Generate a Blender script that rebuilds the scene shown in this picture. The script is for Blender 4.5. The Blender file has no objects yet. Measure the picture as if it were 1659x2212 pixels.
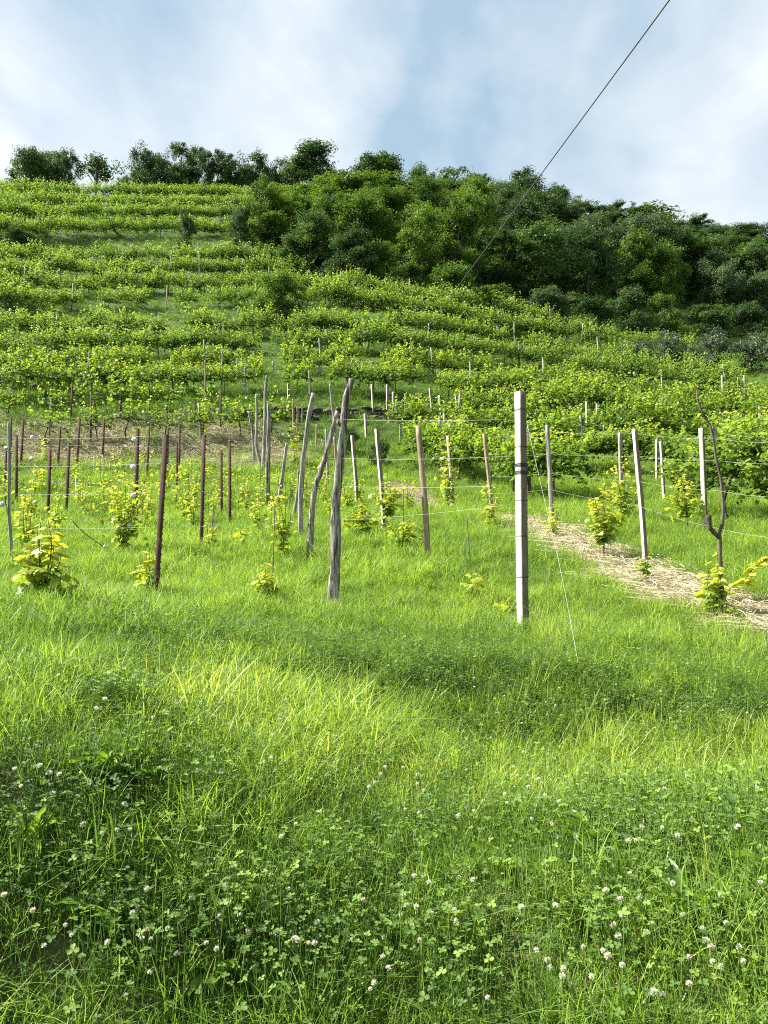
import bpy, math, time
import numpy as np
T0 = time.time()
C = bpy.context.scene.collection
PI = math.pi
# ------------------------------------------------------------------ camera model (pixels of a 1659 x 2212 picture)
F, CX, CY = 1671.0, 829.5, 1106.0
PITCH = math.radians(5.0)
CP, SP = math.cos(PITCH), math.sin(PITCH)
EYE = 1.6                                            # eye height above the road under the viewer

def ray(u, v):
    x = (np.asarray(u, float) - CX) / F; y = (CY - np.asarray(v, float)) / F
    return x, CP - y * SP, SP + y * CP
def tanel(u, v):
    x, f, z = ray(u, v); return z / np.sqrt(x * x + f * f)
def project(P):
    P = np.asarray(P, float); z = P[..., 2] - EYE
    d = np.maximum(P[..., 1] * CP + z * SP, 1e-3); up = -P[..., 1] * SP + z * CP
    return CX + F * P[..., 0] / d, CY - F * up / d, d

# ------------------------------------------------------------------ terrain: a height field z(azimuth, distance)
COLS = [
 (40,  [(2212,1.9),(1900,2.2),(1640,2.65),(1440,4.3),(1345,5.4),(1290,9.2),(1190,13.2),(1115,20),(1000,27.5),(905,32),(880,33.5),(800,38),(735,44),(697,47.5),(668,49.5),(600,57),(540,64.5),(515,66),(455,76),(405,86)]),
 (830, [(2212,1.8),(1900,2.2),(1740,2.75),(1600,3.9),(1425,5.1),(1375,6.9),(1290,9.1),(1210,11.5),(1160,13.8),(1100,20),(1000,27),(905,32),(876,32.7),(800,38.5),(735,44),(690,47.5),(665,49.5),(600,57.5),(520,67.5),(430,82),(398,88)]),
 (1250,[(2212,1.75),(1900,2.2),(1760,2.75),(1645,4.0),(1440,5.25),(1375,7),(1270,9.8),(1210,11.6),(1150,14.2),(1085,19.5),(1000,26),(930,32),(860,39),(800,46),(760,51),(720,56),(690,66),(600,80),(500,95),(460,102)]),
 (1620,[(2212,1.7),(1900,2.18),(1780,2.75),(1670,3.9),(1500,5.1),(1400,6.8),(1340,8.4),(1230,11.3),(1150,14.8),(1080,19.5),(1000,26),(950,31),(900,37.5),(860,44),(820,51),(790,57),(755,68),(700,82),(620,95),(550,105),(520,110)]),
]
RG = np.concatenate([[0.0], np.geomspace(0.3, 3200, 900)])
def pchip(x, y, q):
    h = np.diff(x); d = np.diff(y) / h; m = np.zeros_like(y)
    m[0], m[-1] = d[0], d[-1]
    for i in range(1, len(x) - 1):
        if d[i-1] * d[i] > 0:
            w1, w2 = 2*h[i] + h[i-1], h[i] + 2*h[i-1]
            m[i] = (w1 + w2) / (w1 / d[i-1] + w2 / d[i])
    k = np.clip(np.searchsorted(x, q) - 1, 0, len(x) - 2); t = (q - x[k]) / h[k]
    return ((2*t**3-3*t**2+1)*y[k] + (t**3-2*t**2+t)*h[k]*m[k] + (-2*t**3+3*t**2)*y[k+1] + (t**3-t**2)*h[k]*m[k+1])
PROF, AZC = [], []
for u, pts in COLS:
    r = [0.0, 0.7, 1.05]; z = [0.0, 0.0, 0.12]
    for v, rr in pts:
        r.append(rr); z.append(EYE + rr * float(tanel(u, v)))
    re, ze = r[-1], z[-1]
    sl = .55
    r += [re + 3, re + 14, re + 40, re + 90, re + 260, 3300]; z += [ze + .9, ze + 1.2, ze - 6, ze - 28, 0.0, -2.0]
    PROF.append(pchip(np.array(r), np.array(z), RG)); AZC.append(math.atan2((u - CX) / F, 1.0))
PROF, AZC = np.array(PROF), np.array(AZC)
LR = np.log(RG[1:])
def ground(x, y):
    x, y = np.asarray(x, float), np.asarray(y, float)
    r = np.sqrt(x*x + y*y); az = np.arctan2(x, y)
    fi = np.where(r < .3, r / .3, 1 + (np.log(np.maximum(r, .3)) - LR[0]) / (LR[1] - LR[0]))
    fi = np.clip(fi, 0, len(RG) - 1.001); k = fi.astype(int); t = fi - k
    a = np.clip(az, AZC[0], AZC[-1]); j = np.clip(np.searchsorted(AZC, a) - 1, 0, len(AZC) - 2)
    s = (a - AZC[j]) / (AZC[j+1] - AZC[j]); s = s*s*(3-2*s) * .5 + s * .5
    z0 = PROF[j, k]*(1-t) + PROF[j, k+1]*t; z1 = PROF[j+1, k]*(1-t) + PROF[j+1, k+1]*t
    z = z0*(1-s) + z1*s
    w = np.clip((np.abs(az) - 1.0) / 1.1, 0, 1); w = w*w*(3-2*w)
    z = z * (1 - w)
    amp = np.clip((r - 1.2) / 2.0, 0, 1) * np.where(r < 60, 1, np.clip((300 - r) / 240, 0, 1)) * (1 - w)
    n = (np.sin(x*1.3 + 1.1*np.sin(y*.9)) * np.sin(y*1.15 + .7)) * .045 + np.sin(x*.41 + y*.33 + 2) * .05 \
        + np.sin(x*3.1 + 2*np.sin(y*1.7)) * np.sin(y*2.9 + 1) * .018
    return z + n * amp
RM = np.geomspace(1.15, 130, 1400)
def cast(u, v):
    """Point of the ground seen at pixel (u, v); None beyond the crest."""
    x, f, z = ray(u, v); h = math.hypot(x, f)
    gx, gy = RM * x / h, RM * f / h
    d = ground(gx, gy) - (EYE + RM * z / h)
    k = np.argmax(d >= 0)
    if d[k] < 0: return None
    if k > 0:
        t = d[k-1] / (d[k-1] - d[k] + 1e-9); r = RM[k-1] + t * (RM[k] - RM[k-1])
    else: r = RM[0]
    X, Y = r * x / h, r * f / h
    return np.array([X, Y, float(ground(X, Y))])
def at_depth(u, v, y):
    x, f, z = ray(u, v); return np.array([x / f * y, y, EYE + z / f * y])
def on_ground(u, r):
    x = (u - CX) / F; h = math.hypot(x, 1); X, Y = r * x / h, r / h
    return np.array([X, Y, float(ground(X, Y))])

# ------------------------------------------------------------------ mesh helpers
def mk(name, V, FS, mat=None, attrs=None, smooth=False, parent=None, loc=None, link=True, mats=None, midx=None):
    me = bpy.data.meshes.new(name)
    V = np.ascontiguousarray(V, dtype=np.float32).reshape(-1, 3)
    if not isinstance(FS, list): FS = [FS]
    FS = [np.asarray(f, dtype=np.int32) for f in FS if len(f)]
    me.vertices.add(len(V)); me.vertices.foreach_set('co', V.ravel())
    tot = np.concatenate([np.full(len(f), f.shape[1], np.int32) for f in FS])
    st = np.concatenate([[0], np.cumsum(tot)[:-1]]).astype(np.int32)
    idx = np.concatenate([f.ravel() for f in FS]).astype(np.int32)
    me.loops.add(len(idx)); me.loops.foreach_set('vertex_index', idx)
    me.polygons.add(len(tot)); me.polygons.foreach_set('loop_start', st); me.polygons.foreach_set('loop_total', tot)
    if smooth: me.polygons.foreach_set('use_smooth', np.ones(len(tot), bool))
    me.update(calc_edges=True)
    for k, a in (attrs or {}).items():
        a = np.asarray(a, np.float32); t = 'FLOAT' if a.ndim == 1 else 'FLOAT_VECTOR'
        me.attributes.new(k, t, 'POINT').data.foreach_set('value' if a.ndim == 1 else 'vector', np.ascontiguousarray(a.ravel()))
    for m in (mats or ([mat] if mat else [])): me.materials.append(m)
    if midx is not None: me.polygons.foreach_set('material_index', np.asarray(midx, np.int32))
    me.validate()
    o = bpy.data.objects.new(name, me)
    if link: C.objects.link(o)
    if parent is not None: o.parent = parent
    if loc is not None: o.location = loc
    return o
class Acc:
    """Collects vertices, faces of any size and a per-vertex tone."""
    def __init__(s): s.V, s.Fq, s.T, s.n = [], {}, [], 0
    def add(s, V, Fs, tone=0.0):
        V = np.asarray(V, float).reshape(-1, 3)
        if not isinstance(Fs, list): Fs = [Fs]
        for f in Fs:
            f = np.asarray(f)
            if len(f): s.Fq.setdefault(f.shape[1], []).append(f + s.n)
        s.V.append(V); s.T.append(np.broadcast_to(np.asarray(tone, float), (len(V),))); s.n += len(V)
        return s
    def obj(s, name, mat, **k):
        return mk(name, np.concatenate(s.V), [np.concatenate(f) for f in s.Fq.values()], mat, {'tone': np.concatenate(s.T)}, **k)
def tag(o, label, cat=None, group=None, kind=None):
    if label: o['label'] = label
    if cat: o['category'] = cat
    if group: o['group'] = group
    if kind: o['kind'] = kind
    return o
def thing(name, label, cat, loc, group=None):
    o = bpy.data.objects.new(name, None); C.objects.link(o); o.location = loc; o.empty_display_size = .1
    return tag(o, label, cat, group)
def dup(root, loc, rotz=0.0, scale=None, label=None, group=None, cat=None):
    r = root.copy(); C.objects.link(r); r.location = loc; r.rotation_euler = (0, 0, rotz)
    if scale is not None: r.scale = scale
    tag(r, label, cat, group)
    for ch in KIDS.get(root.name, ()):
        c = ch.copy(); C.objects.link(c); c.parent = r
    return r
KIDS = {}
def kid(root, o): KIDS.setdefault(root.name, []).append(o); return o

def tube(pts, rad, sides=6, cap=True, wob=0.0, rng=None):
    pts = np.asarray(pts, float); n = len(pts); rad = np.broadcast_to(np.asarray(rad, float), (n,))
    tg = np.gradient(pts, axis=0); tg /= np.linalg.norm(tg, axis=1, keepdims=True) + 1e-9
    ref = np.where(np.abs(tg[:, 2:3]) > .9, np.array([[0, 1., 0]]), np.array([[0, 0, 1.]]))
    a = np.cross(ref, tg); a /= np.linalg.norm(a, axis=1, keepdims=True) + 1e-9; b = np.cross(tg, a)
    th = np.arange(sides) * 2 * PI / sides
    R = rad[:, None] * np.ones((1, sides))
    if wob and rng is not None:
        R = R * (1 + wob * rng.normal(size=(1, sides)) + wob * .6 * rng.normal(size=(n, sides)))
    V = pts[:, None] + R[..., None] * (np.cos(th)[None, :, None] * a[:, None] + np.sin(th)[None, :, None] * b[:, None])
    i = np.arange(n - 1)[:, None] * sides; j = np.arange(sides)[None]; k = (j + 1) % sides
    Q = np.stack([i + j, i + k, i + sides + k, i + sides + j], -1).reshape(-1, 4)
    V = V.reshape(-1, 3); Fs = [Q]
    if cap:
        V = np.vstack([V, pts[0], pts[-1]]); c0, c1 = n*sides, n*sides + 1; o = (n-1)*sides
        jj = np.arange(sides); kk = (jj + 1) % sides
        Fs.append(np.vstack([np.stack([kk, jj, np.full(sides, c0)], 1), np.stack([o + jj, o + kk, np.full(sides, c1)], 1)]))
    return V, Fs
def smoothline(pts, n):
    pts = np.asarray(pts, float); d = np.concatenate([[0], np.cumsum(np.linalg.norm(np.diff(pts, axis=0), axis=1))])
    q = np.linspace(0, d[-1], n); return np.stack([pchip(d, pts[:, k], q) for k in range(pts.shape[1])], 1)
def frames(D, N):
    D = D / (np.linalg.norm(D, axis=1, keepdims=True) + 1e-9); X = np.cross(D, N); X /= np.linalg.norm(X, axis=1, keepdims=True) + 1e-9
    Z = np.cross(X, D); return np.stack([X, D, Z], 1)           # rows: side, along, normal
def stamp(tv, tf, pos, fr, sc):
    n, m = len(pos), len(tv)
    V = np.einsum('mk,nkj->nmj', tv, fr) * np.asarray(sc, float).reshape(-1, 1, 1) + pos[:, None]
    if not isinstance(tf, list): tf = [tf]
    return V.reshape(-1, 3), [(np.asarray(f)[None] + (np.arange(n) * m)[:, None, None]).reshape(-1, f.shape[1]) for f in tf]
def unit(rng, n):
    v = rng.normal(size=(n, 3)); return v / np.linalg.norm(v, axis=1, keepdims=True)

# ------------------------------------------------------------------ materials
def nodes(name):
    m = bpy.data.materials.new(name); m.use_nodes = True; nt = m.node_tree; nt.nodes.clear()
    return m, nt, (lambda t, **k: [n := nt.nodes.new(t), [setattr(n, a, b) for a, b in k.items()]][0]), nt.links.new
def ramp(nd, stops):
    r = nd.color_ramp
    while len(r.elements) < len(stops): r.elements.new(.5)
    for e, (p, c) in zip(r.elements, stops): e.position = p; e.color = (*c, 1)
def leafmat(name, stops, trans=.45, tcol=(1.25, 1.25, .7), rough=.5, spec=.35, var=.12, hue=0.0):
    m, nt, N, L = nodes(name)
    a = N('ShaderNodeAttribute', attribute_name='tone'); b = N('ShaderNodeAttribute', attribute_name='tint', attribute_type='INSTANCER')
    oi = N('ShaderNodeObjectInfo')
    ad = N('ShaderNodeMath', operation='ADD'); L(a.outputs['Fac'], ad.inputs[0]); L(b.outputs['Fac'], ad.inputs[1])
    mr = N('ShaderNodeMath', operation='MULTIPLY_ADD'); L(oi.outputs['Random'], mr.inputs[0]); mr.inputs[1].default_value = var; L(ad.outputs[0], mr.inputs[2])
    s2 = N('ShaderNodeMath', operation='SUBTRACT'); L(mr.outputs[0], s2.inputs[0]); s2.inputs[1].default_value = var / 2
    cr = N('ShaderNodeValToRGB'); ramp(cr, stops); L(s2.outputs[0], cr.inputs[0])
    p = N('ShaderNodeBsdfPrincipled'); p.inputs['Roughness'].default_value = rough; p.inputs['Specular IOR Level'].default_value = spec
    L(cr.outputs[0], p.inputs['Base Color'])
    t = N('ShaderNodeBsdfTranslucent'); mx = N('ShaderNodeMix', data_type='RGBA', blend_type='MULTIPLY'); mx.inputs[0].default_value = 1
    L(cr.outputs[0], mx.inputs[6]); mx.inputs[7].default_value = (*tcol, 1); L(mx.outputs[2], t.inputs[0])
    ms = N('ShaderNodeMixShader'); ms.inputs[0].default_value = trans; L(p.outputs[0], ms.inputs[1]); L(t.outputs[0], ms.inputs[2])
    o = N('ShaderNodeOutputMaterial'); L(ms.outputs[0], o.inputs[0]); return m
def solid(name, c1, c2, scale=(8, 8, 8), rough=.8, metal=0.0, bump=.3, detail=6, lo=.35, hi=.65, c3=None, bdist=.01):
    m, nt, N, L = nodes(name)
    tc = N('ShaderNodeTexCoord'); mp = N('ShaderNodeMapping'); mp.inputs['Scale'].default_value = scale; L(tc.outputs['Object'], mp.inputs[0])
    n = N('ShaderNodeTexNoise'); n.inputs['Scale'].default_value = 1; n.inputs['Detail'].default_value = detail; n.inputs['Roughness'].default_value = .65; L(mp.outputs[0], n.inputs['Vector'])
    cr = N('ShaderNodeValToRGB'); st = [(lo, c1), (hi, c2)]
    if c3: st.append((min(.95, hi + .12), c3))
    ramp(cr, st); L(n.outputs[0], cr.inputs[0])
    p = N('ShaderNodeBsdfPrincipled'); p.inputs['Roughness'].default_value = rough; p.inputs['Metallic'].default_value = metal; p.inputs['Specular IOR Level'].default_value = .3
    L(cr.outputs[0], p.inputs['Base Color'])
    if bump:
        b = N('ShaderNodeBump'); b.inputs['Strength'].default_value = bump; b.inputs['Distance'].default_value = bdist; L(n.outputs[0], b.inputs['Height']); L(b.outputs[0], p.inputs['Normal'])
    o = N('ShaderNodeOutputMaterial'); L(p.outputs[0], o.inputs[0]); return m
M = {}
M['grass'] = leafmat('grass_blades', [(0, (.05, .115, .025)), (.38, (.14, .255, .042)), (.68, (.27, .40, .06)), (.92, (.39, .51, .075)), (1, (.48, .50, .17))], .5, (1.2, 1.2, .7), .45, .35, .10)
M['clover'] = leafmat('clover_leaf', [(0, (.046, .10, .025)), (.5, (.108, .20, .042)), (1, (.22, .335, .062))], .40, (1.2, 1.3, .6), .55, .22, .1)
M['petal'] = leafmat('clover_petal', [(0, (.50, .54, .30)), (.35, (.70, .69, .56)), (.85, (.78, .77, .68)), (1, (.70, .58, .48))], .4, (1, 1, 1), .6, .2, .15)
M['stem'] = leafmat('green_stem', [(0, (.10, .18, .04)), (1, (.14, .22, .05))], .2, (1, 1, 1), .5, .3, .1)
M['hay'] = leafmat('dry_hay', [(0, (.26, .22, .13)), (.5, (.48, .43, .28)), (1, (.64, .60, .43))], .25, (1, 1, .9), .7, .2, .15)
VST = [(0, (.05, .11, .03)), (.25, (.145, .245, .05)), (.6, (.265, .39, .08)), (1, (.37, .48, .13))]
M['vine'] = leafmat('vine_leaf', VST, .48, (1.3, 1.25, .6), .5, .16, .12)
M['vine_near'] = leafmat('vine_leaf_light', [(0, (.065, .135, .024)), (.35, (.18, .285, .042)), (.68, (.31, .42, .06)), (1, (.42, .49, .10))], .5, (1.3, 1.25, .6), .48, .25, .12)
M['young'] = leafmat('young_vine_leaf', [(0, (.12, .23, .03)), (.5, (.31, .40, .045)), (1, (.50, .50, .07))], .5, (1.2, 1.15, .6), .42, .4, .1)
M['tree'] = leafmat('tree_leaf_dark', [(0, (.034, .066, .028)), (.5, (.072, .128, .045)), (1, (.13, .21, .065))], .3, (1.2, 1.3, .6), .55, .15, .3)
M['tree2'] = leafmat('tree_leaf_grey_green', [(0, (.052, .084, .042)), (.5, (.092, .14, .064)), (1, (.145, .21, .09))], .3, (1.1, 1.2, .7), .55, .15, .3)
M['tree3'] = leafmat('tree_leaf_pale', [(0, (.05, .10, .022)), (.5, (.105, .19, .032)), (1, (.19, .29, .05))], .36, (1.2, 1.2, .6), .55, .15, .3)
M['weed'] = leafmat('weed_leaf', [(0, (.07, .15, .025)), (.5, (.14, .26, .035)), (1, (.22, .34, .05))], .42, (1.2, 1.25, .6), .4, .45, .15)
M['olive'] = leafmat('olive_leaf', [(0, (.055, .08, .045)), (.5, (.085, .12, .07)), (1, (.13, .17, .10))], .25, (1, 1.1, .8), .5, .4, .2)
M['bark'] = solid('bark', (.055, .045, .035), (.16, .14, .11), (18, 18, 5), .9, bump=.6)
M['vinewood'] = solid('vine_wood', (.035, .027, .020), (.13, .10, .07), (30, 30, 9), .9, bump=.7)
M['oldwood'] = solid('weathered_wood', (.05, .042, .034), (.33, .305, .265), (42, 42, 2.2), .9, bump=1.0, lo=.42, hi=.55, c3=(.56, .53, .48), bdist=.03)
M['greywood'] = solid('grey_wood', (.09, .082, .07), (.37, .35, .315), (44, 44, 2.5), .9, bump=.7, lo=.38, hi=.6)
M['brownwood'] = solid('brown_wood', (.16, .115, .075), (.34, .27, .19), (40, 40, 3), .9, bump=.7, lo=.38, hi=.6)
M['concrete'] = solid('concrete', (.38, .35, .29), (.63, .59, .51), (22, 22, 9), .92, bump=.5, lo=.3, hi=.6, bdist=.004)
M['stained_shade'] = solid('stained_shaded_concrete', (.075, .06, .042), (.20, .175, .135), (26, 26, 5), .92, bump=.6, lo=.3, hi=.66, bdist=.004)  # brown stain, darkened further to carry the shade of the post's unlit side
M['rust'] = solid('rusty_steel', (.032, .017, .013), (.085, .040, .028), (26, 26, 9), .85, .15, .6, lo=.35, hi=.62, c3=(.17, .095, .065), bdist=.004)
M['darksteel'] = solid('dark_rod', (.03, .032, .03), (.07, .07, .065), (20, 20, 4), .6, .4, .1)
M['wire'] = solid('galvanised_wire', (.36, .37, .36), (.52, .53, .52), (5, 5, 5), .55, .3, 0)
M['cable'] = solid('steel_cable', (.07, .07, .075), (.13, .13, .135), (40, 40, 40), .6, .2, 0)
M['black'] = solid('black_strap', (.012, .012, .012), (.03, .03, .03), (30, 30, 30), .6, bump=.2)
M['foil'] = solid('silver_foil', (.55, .56, .58), (.75, .76, .78), (60, 60, 60), .32, .75, .8)
M['stone'] = solid('stone', (.03, .028, .024), (.12, .113, .097), (5, 5, 5), .9, bump=.7, c3=(.26, .25, .22), bdist=.03)
M['brick'] = solid('red_brick', (.16, .05, .032), (.32, .12, .075), (30, 30, 30), .9, bump=.6)
M['twig'] = solid('bare_twig', (.30, .29, .27), (.45, .44, .42), (9, 9, 3), .9, bump=.3)

def ground_mat():
    m, nt, N, L = nodes('soil_and_turf')
    tc = N('ShaderNodeTexCoord')
    n1 = N('ShaderNodeTexNoise'); n1.inputs['Scale'].default_value = .9; n1.inputs['Detail'].default_value = 9; n1.inputs['Roughness'].default_value = .7; L(tc.outputs['Object'], n1.inputs['Vector'])
    n2 = N('ShaderNodeTexNoise'); n2.inputs['Scale'].default_value = 26; n2.inputs['Detail'].default_value = 8; L(tc.outputs['Object'], n2.inputs['Vector'])
    c1 = N('ShaderNodeValToRGB'); ramp(c1, [(.35, (.045, .034, .022)), (.65, (.10, .078, .05))]); L(n2.outputs[0], c1.inputs[0])
    c2 = N('ShaderNodeValToRGB'); ramp(c2, [(.3, (.035, .062, .014)), (.7, (.085, .13, .03))]); L(n2.outputs[0], c2.inputs[0])
    mk_ = N('ShaderNodeValToRGB'); ramp(mk_, [(.40, (0, 0, 0)), (.56, (1, 1, 1))]); L(n1.outputs[0], mk_.inputs[0])
    g = N('ShaderNodeAttribute', attribute_name='green')
    mm = N('ShaderNodeMath', operation='MAXIMUM'); L(mk_.outputs[0], mm.inputs[0]); L(g.outputs['Fac'], mm.inputs[1])
    mx = N('ShaderNodeMix', data_type='RGBA'); L(mm.outputs[0], mx.inputs[0]); L(c1.outputs[0], mx.inputs[6]); L(c2.outputs[0], mx.inputs[7])
    p = N('ShaderNodeBsdfPrincipled'); p.inputs['Roughness'].default_value = .95; p.inputs['Specular IOR Level'].default_value = .15; L(mx.outputs[2], p.inputs['Base Color'])
    b = N('ShaderNodeBump'); b.inputs['Strength'].default_value = .7; b.inputs['Distance'].default_value = .03; L(n2.outputs[0], b.inputs['Height']); L(b.outputs[0], p.inputs['Normal'])
    o = N('ShaderNodeOutputMaterial'); L(p.outputs[0], o.inputs[0]); return m
# ------------------------------------------------------------------ ground sheet
def build_ground():
    az = np.unique(np.concatenate([np.radians(np.arange(-180, -46, 4.)), np.radians(np.arange(-46, 46.01, .7)), np.radians(np.arange(50, 180.1, 4.))]))
    az = az[az < PI - 1e-4]
    r = np.concatenate([np.geomspace(.25, 2, 14), np.geomspace(2, 16, 90)[1:], np.geomspace(16, 135, 150)[1:], np.geomspace(135, 3000, 26)[1:]])
    A, R = np.meshgrid(az, r); X, Y = R * np.sin(A), R * np.cos(A)
    Z = ground(X, Y); na, nr = len(az), len(r)
    V = np.stack([X, Y, Z], -1).reshape(-1, 3)
    i = np.arange(nr - 1)[:, None] * na; j = np.arange(na)[None]; k = (j + 1) % na
    Q = np.stack([i + j, i + na + j, i + na + k, i + k], -1).reshape(-1, 4)[:, ::-1]
    V = np.vstack([V, [[0, 0, 0.0]]]); jj = np.arange(na)
    T = np.stack([jj, (jj + 1) % na, np.full(na, len(V) - 1)], 1)[:, ::-1]
    o = mk('ground', V, [Q, T], ground_mat(), {'green': np.clip((np.hypot(V[:, 0], V[:, 1]) - 14) / 14, 0, 1)}, smooth=True)
    tag(o, None, kind='structure')
build_ground()

# ------------------------------------------------------------------ instancing for the uncountable ground cover
def scatter(name, label, cat, P, rot, scl, kind, tint, sources):
    col = bpy.data.collections.new(name + '_source')
    for i, s in enumerate(sources): s.name = '%s_source_%02d' % (name, i); col.objects.link(s)
    me = bpy.data.meshes.new(name); me.vertices.add(len(P)); me.vertices.foreach_set('co', np.ascontiguousarray(P, np.float32).ravel())
    def at(n, t, d, f): me.attributes.new(n, t, 'POINT').data.foreach_set(f, np.ascontiguousarray(d).ravel())
    at('rot', 'FLOAT_VECTOR', np.asarray(rot, np.float32), 'vector'); at('scl', 'FLOAT_VECTOR', np.asarray(scl, np.float32), 'vector')
    at('pick', 'INT', np.asarray(kind, np.int32), 'value'); at('tint', 'FLOAT', np.asarray(tint, np.float32), 'value')
    o = bpy.data.objects.new(name, me); C.objects.link(o)
    ng = bpy.data.node_groups.new(name, 'GeometryNodeTree')
    ng.interface.new_socket('Geometry', in_out='INPUT', socket_type='NodeSocketGeometry'); ng.interface.new_socket('Geometry', in_out='OUTPUT', socket_type='NodeSocketGeometry')
    N = ng.nodes.new; L = ng.links.new
    gi, go, ip, ci = N('NodeGroupInput'), N('NodeGroupOutput'), N('GeometryNodeInstanceOnPoints'), N('GeometryNodeCollectionInfo')
    ci.inputs['Collection'].default_value = col; ci.inputs['Separate Children'].default_value = True; ci.inputs['Reset Children'].default_value = True
    def na(n, t): a = N('GeometryNodeInputNamedAttribute'); a.data_type = t; a.inputs['Name'].default_value = n; return a.outputs['Attribute']
    ip.inputs['Pick Instance'].default_value = True
    er = N('FunctionNodeEulerToRotation'); L(na('rot', 'FLOAT_VECTOR'), er.inputs[0])
    L(gi.outputs[0], ip.inputs['Points']); L(ci.outputs[0], ip.inputs['Instance']); L(na('pick', 'INT'), ip.inputs['Instance Index'])
    L(er.outputs[0], ip.inputs['Rotation']); L(na('scl', 'FLOAT_VECTOR'), ip.inputs['Scale']); L(ip.outputs[0], go.inputs[0])
    md = o.modifiers.new('scatter', 'NODES'); md.node_group = ng
    return tag(o, label, cat, kind='stuff')
def blades(rng, n, R, h0, h1, w, lean=.35, curl=.5, tone0=.2, tone1=.75, straw=.04, lv=4):
    a = rng.uniform(0, 2*PI, n); rr = R * np.sqrt(rng.random(n)); base = np.stack([rr*np.cos(a), rr*np.sin(a), np.full(n, -.02)], 1)
    h = rng.uniform(h0, h1, n) * rng.choice([1, 1, .7, .5], n); ph = rng.uniform(0, 2*PI, n); ln = rng.normal(0, lean, n); cu = np.abs(rng.normal(0, curl, n))
    d = np.stack([np.cos(ph), np.sin(ph), 0*ph], 1); tw = rng.normal(0, .6, n); sd = np.stack([-np.sin(ph+tw), np.cos(ph+tw), 0*ph], 1)
    ts = np.linspace(0, 1, lv); V = []
    for t in ts:
        c = base + d * (h * (ln * t + cu * t**2.2))[:, None]; c[:, 2] += h * (t - .42 * np.minimum(cu, 1.3) * t**2.4)
        if t < 1:
            ww = (w * (1 - t**1.8 * .85) * .5) * (.7 + .6 * rng.random(n) if t == 0 else 1)
            V += [c - sd * np.reshape(ww, (-1, 1)), c + sd * np.reshape(ww, (-1, 1))]
        else: V.append(c)
    m = 2*(lv-1) + 1; V = np.stack(V, 1).reshape(-1, 3); o = (np.arange(n) * m)[:, None]
    Q = np.concatenate([o + np.array([[2*i, 2*i+1, 2*i+3, 2*i+2]]) for i in range(lv - 2)]); T = o + np.array([[m-3, m-2, m-1]])
    tn = rng.uniform(tone0, tone1, n); st = rng.random(n) < straw; tn[st] = rng.uniform(.9, 1.05, st.sum())
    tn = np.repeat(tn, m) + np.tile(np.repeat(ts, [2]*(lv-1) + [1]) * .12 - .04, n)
    return V, [Q, T], tn
def grass_source(seed, n, R, h0, h1, w, **k):
    V, Fs, tn = blades(np.random.default_rng(seed), n, R, h0, h1, w, **k)
    return mk('g', V, Fs, M['grass'], {'tone': tn}, link=False)
def clover_source(seed, n=36, R=.1, s=.0062):
    rng = np.random.default_rng(seed); A = Acc()
    lv = np.array([(0, 0, 0), (-.55, .55, .16), (-.62, 1.1, .2), (-.25, 1.5, .12), (0, 1.4, .0), (.25, 1.5, .12), (.62, 1.1, .2), (.55, .55, .16), (0, .8, -.02)])
    lf = np.array([(8, i, (i + 1) % 8) for i in range(8)])[:, ::-1]
    a = rng.uniform(0, 2*PI, n); rr = R * np.sqrt(rng.random(n)); h = rng.uniform(.035, .15, n)
    for i in range(n):
        b = np.array([rr[i]*math.cos(a[i]), rr[i]*math.sin(a[i]), -.01]); tp = b + np.array([rng.normal(0, .025), rng.normal(0, .025), h[i]])
        V, Fs = tube([b, (b + tp)/2 + rng.normal(0, .006, 3), tp], .0009, 3, False); A.add(V, Fs, .8)
        nz = np.array([rng.normal(0, .35), rng.normal(0, .35), 1.0]); nz /= np.linalg.norm(nz); p0 = rng.uniform(0, 2*PI)
        D = np.array([[math.cos(p0 + k*2*PI/3), math.sin(p0 + k*2*PI/3), rng.normal(.05, .15)] for k in range(3)])
        D -= nz * (D @ nz)[:, None] * .8
        V, Fs = stamp(lv, lf, np.repeat(tp[None], 3, 0), frames(D, np.repeat(nz[None], 3, 0)), s * rng.uniform(.7, 1.25))
        A.add(V, Fs, rng.uniform(.05, .95))
    return A.obj('c', M['clover'], link=False, smooth=True)
def hay_source(seed, n=90, R=.28):
    rng = np.random.default_rng(seed); A = Acc()
    for i in range(n):
        L_ = rng.uniform(.12, .4); ph = rng.uniform(0, 2*PI); c = rng.normal(0, R*.5, 2); z0 = abs(rng.normal(.02, .035)); bend = rng.normal(0, .5)
        t = np.linspace(-.5, .5, 4); ang = ph + bend * t
        P = np.stack([c[0] + L_*t*np.cos(ang), c[1] + L_*t*np.sin(ang), z0 + rng.normal(0, .1)*L_*t + .05*(.25 - t*t)*rng.random()], 1)
        w = rng.uniform(.0015, .0035); sd = np.array([-math.sin(ph), math.cos(ph), rng.normal(0, .5)]) * w
        V = np.stack([P - sd, P + sd], 1).reshape(-1, 3)
        A.add(V, [np.array([[2*k, 2*k+1, 2*k+3, 2*k+2] for k in range(3)])], rng.random())
    return A.obj('h', M['hay'], link=False)
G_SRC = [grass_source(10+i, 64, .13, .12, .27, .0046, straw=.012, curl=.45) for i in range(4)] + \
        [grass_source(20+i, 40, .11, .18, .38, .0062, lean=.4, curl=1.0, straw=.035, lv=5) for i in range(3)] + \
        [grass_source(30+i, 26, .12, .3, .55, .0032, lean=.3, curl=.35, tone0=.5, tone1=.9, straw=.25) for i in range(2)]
RNG = np.random.default_rng(7)
def blob(u, v, L):
    s = np.zeros_like(u)
    for a, b, su, sv, k in L: s += k * np.exp(-((u - a)/su)**2 - ((v - b)/sv)**2)
    return s
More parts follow.
